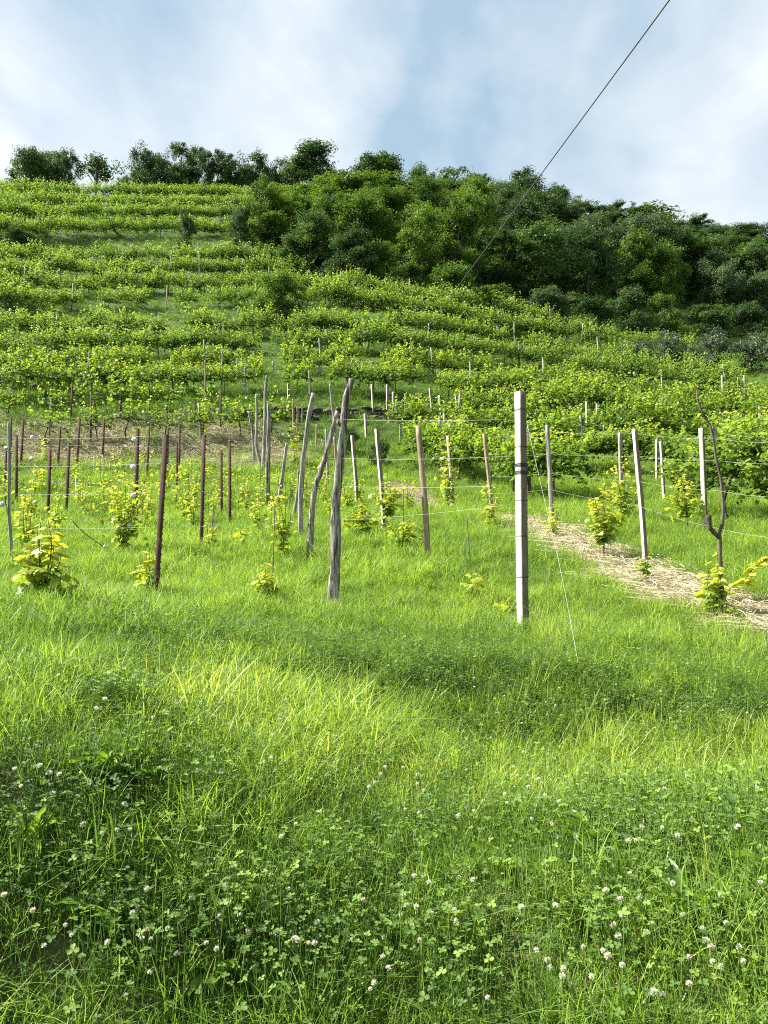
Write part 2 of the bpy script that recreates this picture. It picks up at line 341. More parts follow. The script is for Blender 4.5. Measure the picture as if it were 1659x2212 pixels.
CLOVER = [(120, 1900, 330, 170, 1.15), (420, 2080, 520, 120, .75), (1250, 2110, 520, 120, .62), (900, 1470, 260, 55, .75), (1480, 1560, 260, 65, .95), (1180, 1510, 150, 60, .7), (1430, 1830, 260, 70, .5), (240, 1530, 110, 45, .8), (760, 1850, 160, 90, .5), (1020, 1650, 140, 50, .35), (400, 1400, 160, 35, .5)]
SOIL = [(105, 2050, 95, 42, 1), (1545, 2160, 60, 32, .9), (640, 2005, 60, 26, .8), (1075, 2040, 65, 32, .8), (350, 2165, 70, 26, .7), (1510, 1520, 60, 26, .9)]
SUN_TINT = [(420, 1540, 560, 85, .23), (1400, 1710, 480, 70, .21), (900, 1700, 300, 80, .18), (1200, 1320, 500, 70, .12), (300, 1240, 500, 60, .06), (760, 1385, 330, 38, -.10), (330, 1390, 200, 28, -.16)]  # sunlit crests (plus) and shaded rises (minus) put into the grass colour
def sector(r0, r1, dens, power=1.0, amax=math.radians(31)):
    """Random ground points between two radii; density falls with the distance."""
    n = int(dens * amax * (r1*r1 - r0*r0)); r = np.sqrt(RNG.uniform(r0*r0, r1*r1, n)); a = RNG.uniform(-amax, amax, n)
    x, y = r*np.sin(a), r*np.cos(a); return np.stack([x, y, ground(x, y)], 1)
def patch(P, f=1.0, o=0.0): return .5 + .5*np.sin(P[:, 0]*1.9*f + 2*np.sin(P[:, 1]*1.1*f + o))*np.sin(P[:, 1]*1.6*f + 1.3*np.sin(P[:, 0]*.9*f) + o)
HAYLINE = [(765, 1002), (815, 1035), (870, 1064), (905, 1080), (930, 1095), (1060, 1122), (1195, 1165), (1300, 1212), (1400, 1255), (1520, 1290), (1659, 1335), (1760, 1370)]
HAYW = np.array([cast(u, v) for u, v in HAYLINE])
def dist_line(P, W):
    d = np.full(len(P), 1e9)
    for a, b in zip(W[:-1, :2], W[1:, :2]):
        ab = b - a; t = np.clip(((P[:, :2] - a) @ ab) / (ab @ ab), 0, 1); d = np.minimum(d, np.linalg.norm(P[:, :2] - a - t[:, None]*ab, axis=1))
    return d
def hayness(P):
    d = dist_line(P, HAYW); w = .50 + .24*np.sin(P[:, 0]*2.3) + .16*np.sin(P[:, 1]*5 + P[:, 0]*3)
    return np.clip((w - d) / .35, 0, 1)
def drybank(P):
    u, v, d = project(P); r = np.hypot(P[:, 0], P[:, 1])
    return np.clip(1.25 - np.abs((v - 955) / 52)**2, 0, 1) * np.clip((690 - u) / 120, 0, 1) * np.clip((u + 250) / 200, 0, 1) * (r > 21) * (r < 36) * (.45 + .8*patch(P, .9, 1))
def build_cover():
    PS, S, K, TT, R_ = [], [], [], [], []
    for r0, r1, dens, sc in ((1.15, 3.2, 265, .62), (3.2, 6, 190, .78), (6, 10, 120, .95), (10, 16, 75, 1.15), (16, 24, 42, 1.4), (24, 36, 20, 1.8), (36, 62, 7, 2.1), (62, 92, 3, 2.6)):
        P = sector(r0, r1, dens, amax=math.radians(52 if r0 < 10 else 42 if r0 < 24 else 36)); u, v, d = project(P); n = len(P); r = np.hypot(P[:, 0], P[:, 1])
        cl = np.clip(blob(u, v, CLOVER)*(.45 + .85*patch(P, 2.3, 5)), 0, 1.2) if r0 < 6 else np.zeros(n)
        hay = hayness(P) if 5 < r1 < 25 else np.zeros(n); db = drybank(P) if r1 > 21 else np.zeros(n)
        keep = ((r0 > 6) | (RNG.random(n) > blob(u, v, SOIL)*.85)) & (RNG.random(n) > cl * .46) & (RNG.random(n) > hay * 1.15 * (.8 + .4*patch(P, 3, 1))) & (RNG.random(n) > db * .08)
        P, u, v, cl, r, db = P[keep], u[keep], v[keep], cl[keep], r[keep], db[keep]; n = len(P)
        pt = patch(P) * .6 + patch(P, 2.7, 2) * .4
        k = np.where(RNG.random(n) < (.38 if r0 < 4 else .25) + .35*pt, RNG.integers(4, 7, n), RNG.integers(0, 4, n))
        strawy = blob(u, v, [(1270, 1600, 200, 45, .22), (1190, 1430, 40, 70, .3), (1600, 1400, 120, 50, .15), (1500, 1650, 150, 35, .15)]) + .006 if r1 <= 10 else np.full(n, .012)
        k = np.where(RNG.random(n) < strawy, RNG.integers(7, 9, n), k)
        s = sc * RNG.uniform(.7, 1.25, n) * (.68 + .64*pt) * (1 - .25*np.clip(cl, 0, 1)) * (1 - .5*db)
        hz = RNG.uniform(.8, 1.15, n) * np.interp(r, [1, 4, 6, 14, 24], [.9, .9, .78, .70, .75]) * np.where(r > 36, .75, 1) * np.where((r > 24) & (r <= 36), .8, 1)
        PS.append(P); S.append(np.stack([s, s, s*hz], 1)); K.append(k)
        TT.append(RNG.normal(0, .08, n) + (pt - .5)*.26 + (blob(u, v, SUN_TINT) if r0 < 16 else 0) - .03*np.clip(cl, 0, 1) - np.where(r > 33, .27, np.where(r > 28, .16, 0)) + db*.25)
        R_.append(np.stack([RNG.normal(0, .12, n), RNG.normal(0, .12, n), RNG.uniform(0, 2*PI, n)], 1))
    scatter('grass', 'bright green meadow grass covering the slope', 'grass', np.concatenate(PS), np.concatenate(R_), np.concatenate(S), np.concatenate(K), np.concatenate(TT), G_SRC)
    PS, S = [], []
    for r0, r1, dens in ((1.15, 3.2, 330), (3.2, 8, 230)):
        P = sector(r0, r1, dens, amax=math.radians(52)); u, v, d = project(P)
        cl = np.clip((blob(u, v, CLOVER) + .10)*(.45 + .85*patch(P, 2.3, 5)), 0, 1); P = P[(RNG.random(len(P)) < cl*(1 - .85*np.clip(blob(u, v, SOIL), 0, 1)))]; PS.append(P)
    P = np.concatenate(PS); n = len(P); s = RNG.uniform(.75, 1.25, n)
    scatter('clover', 'dark green clover leaves between the grass of the bank', 'clover', P, np.stack([RNG.normal(0, .15, n), RNG.normal(0, .15, n), RNG.uniform(0, 2*PI, n)], 1),
            np.stack([s, s, s*RNG.uniform(.8, 1.3, n)], 1), RNG.integers(0, 6, n), RNG.normal(0, .12, n) + (patch(P, 1.7, 3) - .5)*.3, [clover_source(50+i) for i in range(6)])
    P = sector(5.5, 24, 90, amax=math.radians(33)); P = P[RNG.random(len(P)) < hayness(P)*(.35 + .75*(patch(P, 3, 1) > .35))]
    Q = sector(21, 36, 26, amax=math.radians(33)); Q = Q[RNG.random(len(Q)) < drybank(Q)*(.07 + .22*(patch(Q, 2.2, 4) > .58))]
    s = np.concatenate([RNG.uniform(.8, 1.2, len(P)), RNG.uniform(1.6, 2.4, len(Q))]); P = np.concatenate([P, Q]); n = len(P)
    # lay the straw along the slope
    e = .2; gx = (ground(P[:, 0]+e, P[:, 1]) - ground(P[:, 0]-e, P[:, 1]))/(2*e); gy = (ground(P[:, 0], P[:, 1]+e) - ground(P[:, 0], P[:, 1]-e))/(2*e)
    scatter('dry_hay', 'pale mown hay lying along the vine row and on the bare bank', 'hay', P, np.stack([np.arctan(gy), -np.arctan(gx), RNG.uniform(0, 2*PI, n)*0], 1),
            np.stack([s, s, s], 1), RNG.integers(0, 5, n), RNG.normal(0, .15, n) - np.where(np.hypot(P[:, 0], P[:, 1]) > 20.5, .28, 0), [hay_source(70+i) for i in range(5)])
build_cover()
print('cover', round(time.time() - T0, 1))

# ------------------------------------------------------------------ leaves
VL = np.array([(0, .35, .04), (0, 0, 0), (.22, -.14, .0), (.5, .02, -.07), (.40, .27, -.02), (.60, .48, -.10), (.33, .62, -.04), (.20, .84, -.05), (0, 1.05, -.12),
               (-.20, .84, -.05), (-.33, .62, -.04), (-.60, .48, -.10), (-.40, .27, -.02), (-.5, .02, -.07), (-.22, -.14, 0)])
VF = np.array([(0, i, i + 1 if i < 14 else 1) for i in range(1, 15)])
KL = np.array([(0, 0, 0), (.5, .45, -.1), (0, 1, -.06), (-.5, .45, -.1)]); KF = np.array([(0, 1, 2), (0, 2, 3)])
def cane(rng, base, d0, L, droop, n=9, wig=.12):
    d = np.array(d0, float); d /= np.linalg.norm(d); p = np.array(base, float); P = [p.copy()]
    for i in range(n - 1):
        d = d + rng.normal(0, wig, 3); d[2] -= droop * (i / n); d /= np.linalg.norm(d); p = p + d * L / (n - 1); P.append(p.copy())
    return np.array(P)
def leaves_along(rng, P, n, size, tone0, tone1, spread=.05, t0=.05):
    t = t0 + (1 - t0) * rng.random(n)**.9; q = t * (len(P) - 1); k = np.minimum(q.astype(int), len(P) - 2); f = (q - k)[:, None]
    pos = P[k]*(1-f) + P[k+1]*f; out = unit(rng, n); out[:, 2] = np.abs(out[:, 2])*.3 - .15
    pos = pos + out * spread * rng.uniform(.5, 1.4, (n, 1))
    D = out + np.array([0, 0, -.25]) + .25*unit(rng, n); Nn = unit(rng, n)*.5 + np.array([0, 0, .8]) + out*.4
    sz = size * rng.uniform(.65, 1.25, n) * (1 - .55*t**3)
    return pos, D, Nn, sz, tone0 + (tone1 - tone0)*t + rng.normal(0, .05, n)
def vine_parts(seed, w=1.15, h0=.6, h1=1.62, canes=15, per=22, fill=190, size=.105, far=False, lean=.55):
    rng = np.random.default_rng(seed); W = Acc(); G = Acc()
    tv, tf = (KL, KF) if far else (VL, VF)
    tr = smoothline([(0, 0, -.08), (rng.normal(0, .05), rng.normal(0, .04), .3), (rng.normal(0, .07), rng.normal(0, .05), h0)], 7)
    W.add(*tube(tr, np.linspace(.034, .024, 7), 6, True, .12, rng), 0)
    top = tr[-1]
    for s in (-1, 1):
        W.add(*tube(smoothline([top, (s*w*.25, rng.normal(0, .04), h0 + .06), (s*w*.55, rng.normal(0, .05), h0 + rng.normal(.02, .05))], 5), np.linspace(.02, .011, 5), 5), 0)
    for i in range(canes):
        x = rng.uniform(-w*.55, w*.55); b = (x, rng.normal(0, .05), h0 + rng.uniform(-.05, .1)); hang = rng.random() < .28
        d = (rng.normal(lean, .30), rng.normal(0, .48), rng.uniform(-.2, .3) if hang else 1.0)
        P = cane(rng, b, d, rng.uniform(.6, .95) if hang else rng.uniform(.8, 1.35)*(h1 - h0)/1.2, .12 if hang else .05, 9, .13)
        W.add(*tube(P, np.linspace(.006, .003, len(P)), 3, False), 0)
        pos, D, Nn, sz, tn = leaves_along(rng, P, per, size, .0, .25, .055)
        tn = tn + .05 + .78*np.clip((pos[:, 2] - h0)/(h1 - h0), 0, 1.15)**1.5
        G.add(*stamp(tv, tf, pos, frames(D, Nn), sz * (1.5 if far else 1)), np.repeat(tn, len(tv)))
    pos = np.stack([rng.uniform(-w*.62, w*.62, fill), rng.normal(0, .30, fill), h0 + (h1 - h0)*rng.beta(1.4, 1.8, fill)*.95 - .12], 1)
    pos[:, 2] += .12*np.sin(pos[:, 0]*5 + seed)
    D = unit(rng, fill) + np.array([0, 0, -.5]); Nn = unit(rng, fill)*.8 + np.array([0, 0, .8]); Nn[:, 1] += np.sign(pos[:, 1])*.5
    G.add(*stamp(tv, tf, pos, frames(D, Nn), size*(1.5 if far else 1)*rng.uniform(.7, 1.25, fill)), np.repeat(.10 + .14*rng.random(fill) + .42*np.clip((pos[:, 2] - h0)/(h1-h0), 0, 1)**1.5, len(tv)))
    return W, G
def make_vine(seed, leafm='vine', **k):
    W, G = vine_parts(seed, **k); r = bpy.data.objects.new('grape_vine', None)
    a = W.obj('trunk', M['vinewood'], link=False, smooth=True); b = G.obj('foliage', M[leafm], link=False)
    KIDS[r.name] = [a, b]; return r
VINES = [make_vine(100 + i, w=1.45, h1=1.85, canes=24 + i % 4, per=28, fill=420, size=.082) for i in range(6)]
BIGVINES = [make_vine(140 + i, 'vine_near', w=1.35, h0=.78, h1=1.8, canes=27, per=32, fill=230, size=.09, lean=.35) for i in range(4)]
MIDVINES = [make_vine(150 + i, 'vine_near', h0=.7, h1=1.8, canes=23, per=28, fill=200, size=.085, lean=.35) for i in range(4)]
SPARSE = [make_vine(120 + i, 'vine_near', canes=10, per=16, fill=80, h0=.7, h1=1.9) for i in range(3)]
FARV = [[a for a in vine_parts(160 + i, far=True, w=1.5, h1=1.85, canes=24, per=26, fill=380, size=.07)] for i in range(5)]
# ------------------------------------------------------------------ vine rows on the hill: ground lines in picture pixels, uphill order
ROWS = [  # name for labels, points, spacing, kind, chance
 ('the row behind the hay strip', [(900, 1008), (985, 1040), (1100, 1072), (1250, 1092), (1420, 1095), (1560, 1128), (1680, 1150)], 1.1, 'big', .80),
 ('the second row behind the hay', [(880, 975), (1010, 998), (1180, 1020), (1350, 1030), (1520, 1040), (1690, 1055)], 1.15, 'big', .84),
 ('the third row behind the hay', [(840, 945), (1000, 952), (1200, 965), (1400, 975), (1690, 985)], 1.1, 'mid', .97),
 ('the fourth row behind the hay', [(1000, 912), (1200, 918), (1400, 925), (1690, 940)], 1.1, 'mid', .97),
 ('the sparse row on the dry bank', [(-30, 905), (120, 902), (260, 900), (400, 898), (510, 896)], 1.5, 'sparse', .85),
 ('the loose row across the dry bank', [(-30, 968), (120, 962), (330, 955), (460, 950), (640, 945)], 1.35, 'sparse', .85),
 ('the row atop the stone wall', [(-40, 858), (200, 856), (420, 852), (640, 850), (900, 862), (1100, 880), (1400, 897), (1700, 912)], 1.15, 'mid', .8),
 ('the second row above the wall', [(-40, 820), (300, 816), (600, 812), (880, 815), (1150, 850), (1420, 872), (1700, 890)], 1.15, 'mid', .88),
 ('the third row above the wall', [(-40, 776), (300, 771), (650, 766), (880, 764), (1080, 784), (1320, 826), (1580, 864)], 1.15, 'norm', .95),
 ('the row under the middle bank', [(-40, 737), (300, 733), (600, 729), (880, 728), (1040, 742), (1250, 787), (1450, 836), (1570, 860)], 1.1, 'norm', .97),
 ('the row atop the middle bank', [(-40, 672), (300, 668), (560, 664), (740, 664), (900, 690), (1080, 722), (1260, 752), (1470, 778)], 1.15, 'norm', .95),
 ('the second row above the middle bank', [(-40, 640), (300, 636), (560, 632), (760, 640), (920, 668), (1130, 708), (1290, 735)], 1.1, 'norm', 1),
 ('the third row above the middle bank', [(-40, 606), (300, 602), (520, 600), (660, 606)], 1.1, 'norm', 1),
 ('the row below the grassy bank', [(-40, 575), (300, 571), (480, 572), (600, 580)], 1.1, 'norm', 1),
 ('the row above the grassy bank', [(-40, 512), (200, 511), (400, 512), (540, 512)], .95, 'norm', 1),
 ('the second row above the grassy bank', [(-40, 478), (200, 477), (420, 478), (620, 480)], .95, 'norm', 1),
 ('the third row above the grassy bank', [(-40, 456), (200, 455), (420, 457), (640, 459)], .95, 'norm', 1),
 ('the topmost row', [(-40, 428), (140, 428), (400, 433), (640, 437), (730, 440)], .95, 'norm', 1),
]
def row_world(pts, step):
    P = []
    for (u0, v0), (u1, v1) in zip(pts[:-1], pts[1:]):
        for t in np.linspace(0, 1, 14)[:-1]:
            p = cast(u0 + (u1-u0)*t, v0 + (v1-v0)*t)
            if p is not None: P.append(p)
    p = cast(*pts[-1]); P += [p] if p is not None else []
    P = np.array(P)
    for _ in range(2): P[1:-1, :2] = (P[:-2, :2] + 2*P[1:-1, :2] + P[2:, :2]) / 4
    d = np.concatenate([[0], np.cumsum(np.linalg.norm(np.diff(P[:, :2], axis=0), axis=1))]); q = np.arange(step*.5, d[-1], step)
    x, y = np.interp(q, d, P[:, 0]), np.interp(q, d, P[:, 1]); g = np.stack([np.gradient(x), np.gradient(y)], 1)
    return np.stack([x, y, ground(x, y)], 1), np.arctan2(g[:, 1], g[:, 0])
SKIP = [(1395, 1225, 0, 0)]
cand = []
rv = np.random.default_rng(33)
ROWPTS = {}
for ri, (lab, pts, step, kind, ch) in enumerate(ROWS):
    P, ang = row_world(pts, step); ROWPTS[ri] = (P, ang)
    for p, a in zip(P, ang):
        u, v, d = project(p)
        if -45 < u < 1705 and rv.random() < (ch - .1 if 5 < ri < 11 else ch): cand.append((d, ri, kind, p + np.array([rv.normal(0, .08), rv.normal(0, .12), 0]), a + rv.normal(0, .12), u))
cand.sort(key=lambda c: c[0])
print('vines', len(cand))
NEAR_N = 296
near, far = cand[:NEAR_N], cand[NEAR_N:]
byrow = {}
for c in near: byrow.setdefault(c[1], []).append(c)
ORD = ['first', 'second', 'third', 'fourth', 'fifth', 'sixth', 'seventh', 'eighth', 'ninth', 'tenth', 'eleventh', 'twelfth', 'thirteenth', 'fourteenth', 'fifteenth', 'sixteenth', 'seventeenth', 'eighteenth', 'nineteenth', 'twentieth']
def ordinal(i, n):
    if i == 0: return 'leftmost grape vine'
    if i == n - 1: return 'rightmost grape vine'
    if i < 20: return '%s grape vine from the left' % ORD[i]
    if n - 1 - i < 20: return '%s grape vine from the right' % ORD[n - 1 - i]
    return 'grape vine in the middle'
for ri, L in byrow.items():
    L.sort(key=lambda c: c[5]); n = len(L)
    for i, (d, _, kind, p, a, u) in enumerate(L):
        pool = {'big': BIGVINES, 'norm': VINES, 'mid': MIDVINES, 'sparse': SPARSE}[kind]
        s = rv.uniform(.78, 1.2)
        dup(pool[rv.integers(len(pool))], p, a + (PI if rv.random() < .2 else 0), (s, s*rv.uniform(.9, 1.25), s*rv.uniform(.9, 1.1)), '%s in %s' % (ordinal(i, n), ROWS[ri][0]), 'grape vines in ' + ROWS[ri][0], 'grape vine')
def merged_vines():
    VV, FF, TT, n0 = [], [], [], 0; WV = Acc()
    for d, ri, kind, p, a, u in far:
        k = rv.integers(len(FARV)); s = rv.uniform(.95, 1.25); W, G = FARV[k]; c, sn = math.cos(a)*s, math.sin(a)*s
        R3 = np.array([[c, -sn, 0], [sn, c, 0], [0, 0, s*rv.uniform(.9, 1.1)]])
        for A, store in ((G, 0), (W, 1)):
            V = np.concatenate(A.V) @ R3.T + p; F3 = {m: np.concatenate(f) for m, f in A.Fq.items()}
            if store == 0: VV.append(V); FF.append(F3[3] + n0); TT.append(np.concatenate(A.T) + rv.normal(0, .06)); n0 += len(V)
    o = mk('far_vines', np.concatenate(VV), np.concatenate(FF), M['vine'], {'tone': np.concatenate(TT)})
    tag(o, 'distant hedge-like vine rows striping the upper hillside below the trees', 'vine rows', kind='stuff')
merged_vines()
print('vine objs', round(time.time() - T0, 1))
# ------------------------------------------------------------------ posts
def prism(pts, half, yaw=.7, ch=.15, flat=1.0):
    """Square post with chamfered edges along a poly-line."""
    pts = np.asarray(pts, float); n = len(pts); c = half * (1 - ch)
    pr = np.array([(c, half), (half, c), (half, -c), (c, -half), (-c, -half), (-half, -c), (-half, c), (-c, half)]) * np.array([1, flat])
    co, si = math.cos(yaw), math.sin(yaw); pr = pr @ np.array([[co, si], [-si, co]])
    V = pts[:, None] + np.concatenate([pr, np.zeros((8, 1))], 1)[None]; i = np.arange(n-1)[:, None]*8; j = np.arange(8)[None]; k = (j+1) % 8
    Q = np.stack([i+j, i+8+j, i+8+k, i+k], -1).reshape(-1, 4)
    V = np.vstack([V.reshape(-1, 3), pts[-1] + [0, 0, half*.12]]); o = (n-1)*8; jj = np.arange(8)
    return V, [Q, np.stack([o+jj, o+(jj+1) % 8, np.full(8, len(V)-1)], 1)[:, ::-1]]
def px_line(pix, y=None):
    b = cast(*pix[-1]) if y is None else None
    y = b[1] if y is None else y
    return np.array([at_depth(u, v, y) for u, v in pix[::-1]]), y          # bottom first
prng = np.random.default_rng(5)
def concrete_post(pix, wpx, label, mat='concrete', yaw=.62, group=None, ties=(), name='concrete_post', y=None, loops=()):
    P, y = px_line(pix, y); base = P[0].copy(); P = P - base; half = wpx * y / F / 2 / 1.34
    P = np.vstack([P[0] - [0, 0, .18], P]); Q = smoothline(P, 14) if len(P) > 2 else P
    Q = Q + np.concatenate([prng.normal(0, half*.03, (len(Q), 2)), np.zeros((len(Q), 1))], 1)
    t = thing(name, label, 'post', base, group)
    A = Acc(); A.add(*prism(Q, half, yaw)); o = kid(t, A.obj('shaft', M[mat], parent=t))
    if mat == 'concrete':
        o.data.materials.append(M['stained_shade']); me = o.data
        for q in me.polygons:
            if q.normal.x > .3 and abs(q.normal.z) < .5: q.material_index = 1  # faces turned from the sun: stain plus shade painted into the colour
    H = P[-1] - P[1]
    for f in loops:
        c = P[1] + H*f; W = Acc(); W.add(*prism([c - [0, 0, .004], c + [0, 0, .004]], half*1.05, yaw)); kid(t, W.obj('wire_loop', M['darksteel'], parent=t))
    for f in ties:
        c = P[1] + H*f
        W = Acc()
        for dz in (-.012, 0, .012): W.add(*prism([c + [0, 0, dz - .005], c + [0, 0, dz + .005]], half*(1.08 + .03*(dz == 0)), yaw))
        kid(t, W.obj('strap', M['black'], parent=t))
    return t, y, base, P[-1] + base
def wood_post(pix, w0, w1, label, mat='oldwood', group=None, wob=.10, sides=9, name='wooden_post', stub=None, y=None):
    P, y = px_line(pix, y); base = P[0].copy(); P = P - base; L = smoothline(np.vstack([P[0] - [0, 0, .15], P]), 26)
    rg = np.random.default_rng(int(abs(pix[0][0])*7 + pix[0][1])); rad = np.linspace(w0, w1, 26) * y / F / 2
    L[:, :2] += np.cumsum(rg.normal(0, rad.mean()*.05, (26, 2)), 0) * .6
    rad = rad * (1 + .05*np.sin(np.arange(26)*.9) + rg.normal(0, .03, 26))
    t = thing(name, label, 'post', base, group); A = Acc(); A.add(*tube(L, rad, sides, True, wob, rg)); kid(t, A.obj('shaft', M[mat], parent=t))
    if stub:
        k, dx, dz, r = stub; p = L[k]; B = Acc(); B.add(*tube([p, p + [dx*.6, -.01, dz*.45], p + [dx, -.015, dz]], np.array([r*1.25, r, r*.8]), 8, True, .12, rg)); kid(t, B.obj('broken_branch', M[mat], parent=t))
    return t, y
def rust_post(pix, wpx, label, group='rusty steel stakes of the young vines', y=None):
    P, y = px_line(pix, y); base = P[0].copy(); P = P - base; w = wpx * y / F; tk = w * .16
    a, b = P[0] - [0, 0, .2], P[-1]; A = Acc()
    pr = np.array([(-.5, .3), (-.5, -.3), (-.5 + .14, -.42), (.5 - .14, -.42), (.5, -.3), (.5, .3), (.38, .3), (.38, -.2), (.28, -.28), (-.28, -.28), (-.38, -.2), (-.38, .3)]) * w
    V = np.stack([np.concatenate([pr, np.zeros((12, 1))], 1) + p for p in (a, b)]); j = np.arange(12); k = (j+1) % 12
    A.add(V.reshape(-1, 3), [np.stack([j, k, k+12, j+12], 1), np.array([[12, 13, 22, 23], [13, 14, 21, 22], [14, 15, 20, 21], [15, 16, 19, 20], [16, 17, 18, 19]])])
    n = max(6, int(np.linalg.norm(b - a) / .075))
    for i in range(n):                                                       # wire hooks punched out of both edges
        c = a + (b - a) * (i + .6)/n
        for s in (-1, 1):
            q = c + np.array([s*w*.5, 0, 0]); v = np.array([(0, -.16*w, 0), (0, .16*w, 0), (s*.26*w, .12*w, .018), (s*.26*w, -.12*w, .018), (0, -.16*w, .03), (0, .16*w, .03)]) + q
            A.add(v, [np.array([[0, 1, 2, 3], [3, 2, 5, 4]]), np.array([[0, 3, 4], [1, 5, 2]])])
    t = thing('steel_stake', label, 'stake', base, group); kid(t, A.obj('channel', M['rust'], parent=t)); return t, y
def rod(pix, wpx, label, mat='darksteel', y=None, group='thin stakes of the young vines'):
    P, y = px_line(pix, y); base = P[0].copy(); P = P - base
    A = Acc(); A.add(*tube(np.vstack([P[0] - [0, 0, .15], P]), wpx*y/F/2, 6)); o = A.obj('plant_rod', M[mat], loc=base)
    return tag(o, label, 'plant rod', group)

main_post, yP0, bP0, tP0 = concrete_post([(1124, 847), (1130, 1376)], 26, 'tall pale square concrete post nearest the viewer, with two black straps', yaw=.56, ties=(.695, .664), loops=(.925, .77, .55, .405, .24))
CONC = [
 ([(904, 921), (924, 1214)], 13, 'brownish square post second nearest of the pale posts in the middle', 'brownwood'),
 ([(814, 927), (829, 1151)], 10.5, 'pale square post wrapped in yellow vine leaves low down', 'concrete'),
 ([(761, 941), (771, 1094)], 8.5, 'short pale square post just right of the big gnarled wooden post', 'concrete'),
 ([(968, 942), (978, 1104)], 8, 'pale square post beside a narrow column of yellow vine leaves', 'concrete'),
 ([(1046, 937), (1063, 1131)], 8.5, 'brown square post left of the tall concrete post with dark cap', 'brownwood'),
 ([(1182, 918), (1193, 1158)], 10, 'square post right behind the tall concrete post at the hay strip', 'greywood'),
 ([(1339, 935), (1342, 1062)], 9, 'grey post standing in the yellow bushy vine of the hay strip', 'greywood'),
 ([(1371, 927), (1394, 1224)], 12, 'pale leaning square post in the middle of the hay strip', 'concrete'),
 ([(1419, 950), (1419, 1045)], 6, 'thin pale post left of a pair behind the hay strip', 'concrete'),
 ([(1428, 953), (1435, 1090)], 7.5, 'taller pale post right of a pair behind the hay strip', 'concrete'),
 ([(1515, 925), (1524, 1150)], 12, 'pale square post left of the forked crooked stick', 'concrete'),
 ([(723, 944), (728, 1052)], 6, 'brownish thin post half hidden behind the big gnarled wooden post', 'brownwood'),
 ([(704, 927), (708, 1054)], 5.5, 'thin grey post between the bent wooden post and the big gnarled one', 'greywood'),
]
for pix, w, lab, mat in CONC: concrete_post(pix, w, lab, mat, yaw=prng.uniform(.35, .85), group='square posts of the near vine rows')
FARP = [  # posts seen above the vines of the middle distance: top, bottom, width
 (803,831,806,903,5,'concrete'),(837,831,837,903,6,'concrete'),(849,847,849,908,5,'concrete'),(875,854,875,890,4,'greywood'),(929,839,934,906,6,'concrete'),(949,854,953,911,5,'concrete'),
 (985,857,989,914,5,'concrete'),(1048,844,1047,880,5,'concrete'),(1064,817,1063,858,4,'concrete'),(941,901,941,952,4,'greywood'),(1066,897,1067,935,4,'greywood'),(864,917,865,962,5,'brownwood'),
 (789,894,791,950,6,'concrete'),(684,917,683,978,4,'brownwood'),(633,861,634,928,5,'brownwood'),(643,877,643,953,5,'brownwood'),(653,881,651,930,4,'greywood'),(623,829,623,866,6,'concrete'),
 (668,801,669,861,4,'greywood'),(529,794,529,857,4,'greywood'),(513,774,513,826,4,'greywood'),(443,778,442,874,4,'greywood'),(1343,875,1344,950,5,'greywood'),(1267,868,1268,940,5,'concrete'),
 (1235,889,1235,940,5,'greywood'),(1311,811,1309,850,4,'concrete'),(1304,918,1305,1000,4,'greywood'),(1379,865,1380,905,4,'greywood'),(1440,856,1440,900,5,'greywood'),(1580,950,1581,1010,8,'concrete'),
 (1608,811,1609,878,4,'greywood'),(1635,850,1635,880,3,'greywood'),(1594,815,1594,870,3,'greywood'),(372,545,371,585,4,'greywood'),(429,543,431,603,5,'concrete'),(514,668,513,715,4,'greywood'),
 (785,700,787,745,4,'greywood'),(1320,760,1318,800,3,'greywood'),(1149,680,1150,720,3,'concrete'),(1074,705,1076,738,3,'greywood'),(330,560,331,600,3,'greywood'),(590,780,589,815,4,'greywood')]
FARP.sort(key=lambda q: q[0])
MARKS = [(150, 'slender grey post'), (345, 'leaning rusty stake'), (575, 'old pole cluster'), (740, 'big gnarled post'), (914, 'brownish square post'), (1126, 'tall concrete post'), (1382, 'leaning pale post'), (1530, 'crooked trunk')]
pused = {}
def pwhere(q):
    k = min(range(len(MARKS)), key=lambda i: abs(MARKS[i][0] - q[0])); sd = 'left' if q[0] < MARKS[k][0] else 'right'; key = (k, sd); pused[key] = pused.get(key, 0) + 1
    return '%s uphill %s of the %s' % (ORD[pused[key] - 1], sd, MARKS[k][1])
for i, q in enumerate(FARP):
    up = 'high up the hillside' if q[3] < 780 else 'amid the middle vines'
    concrete_post([(q[0], q[1]), (q[2], q[3])], q[4], '%s %s post %s, %s' % ('short' if q[3]-q[1] < 45 else 'tall', {'concrete': 'pale', 'greywood': 'grey', 'brownwood': 'brown'}[q[5]], up, pwhere(q)), q[5], prng.uniform(.2, .9), 'posts rising from the vines of the middle slope', name='vineyard_post')
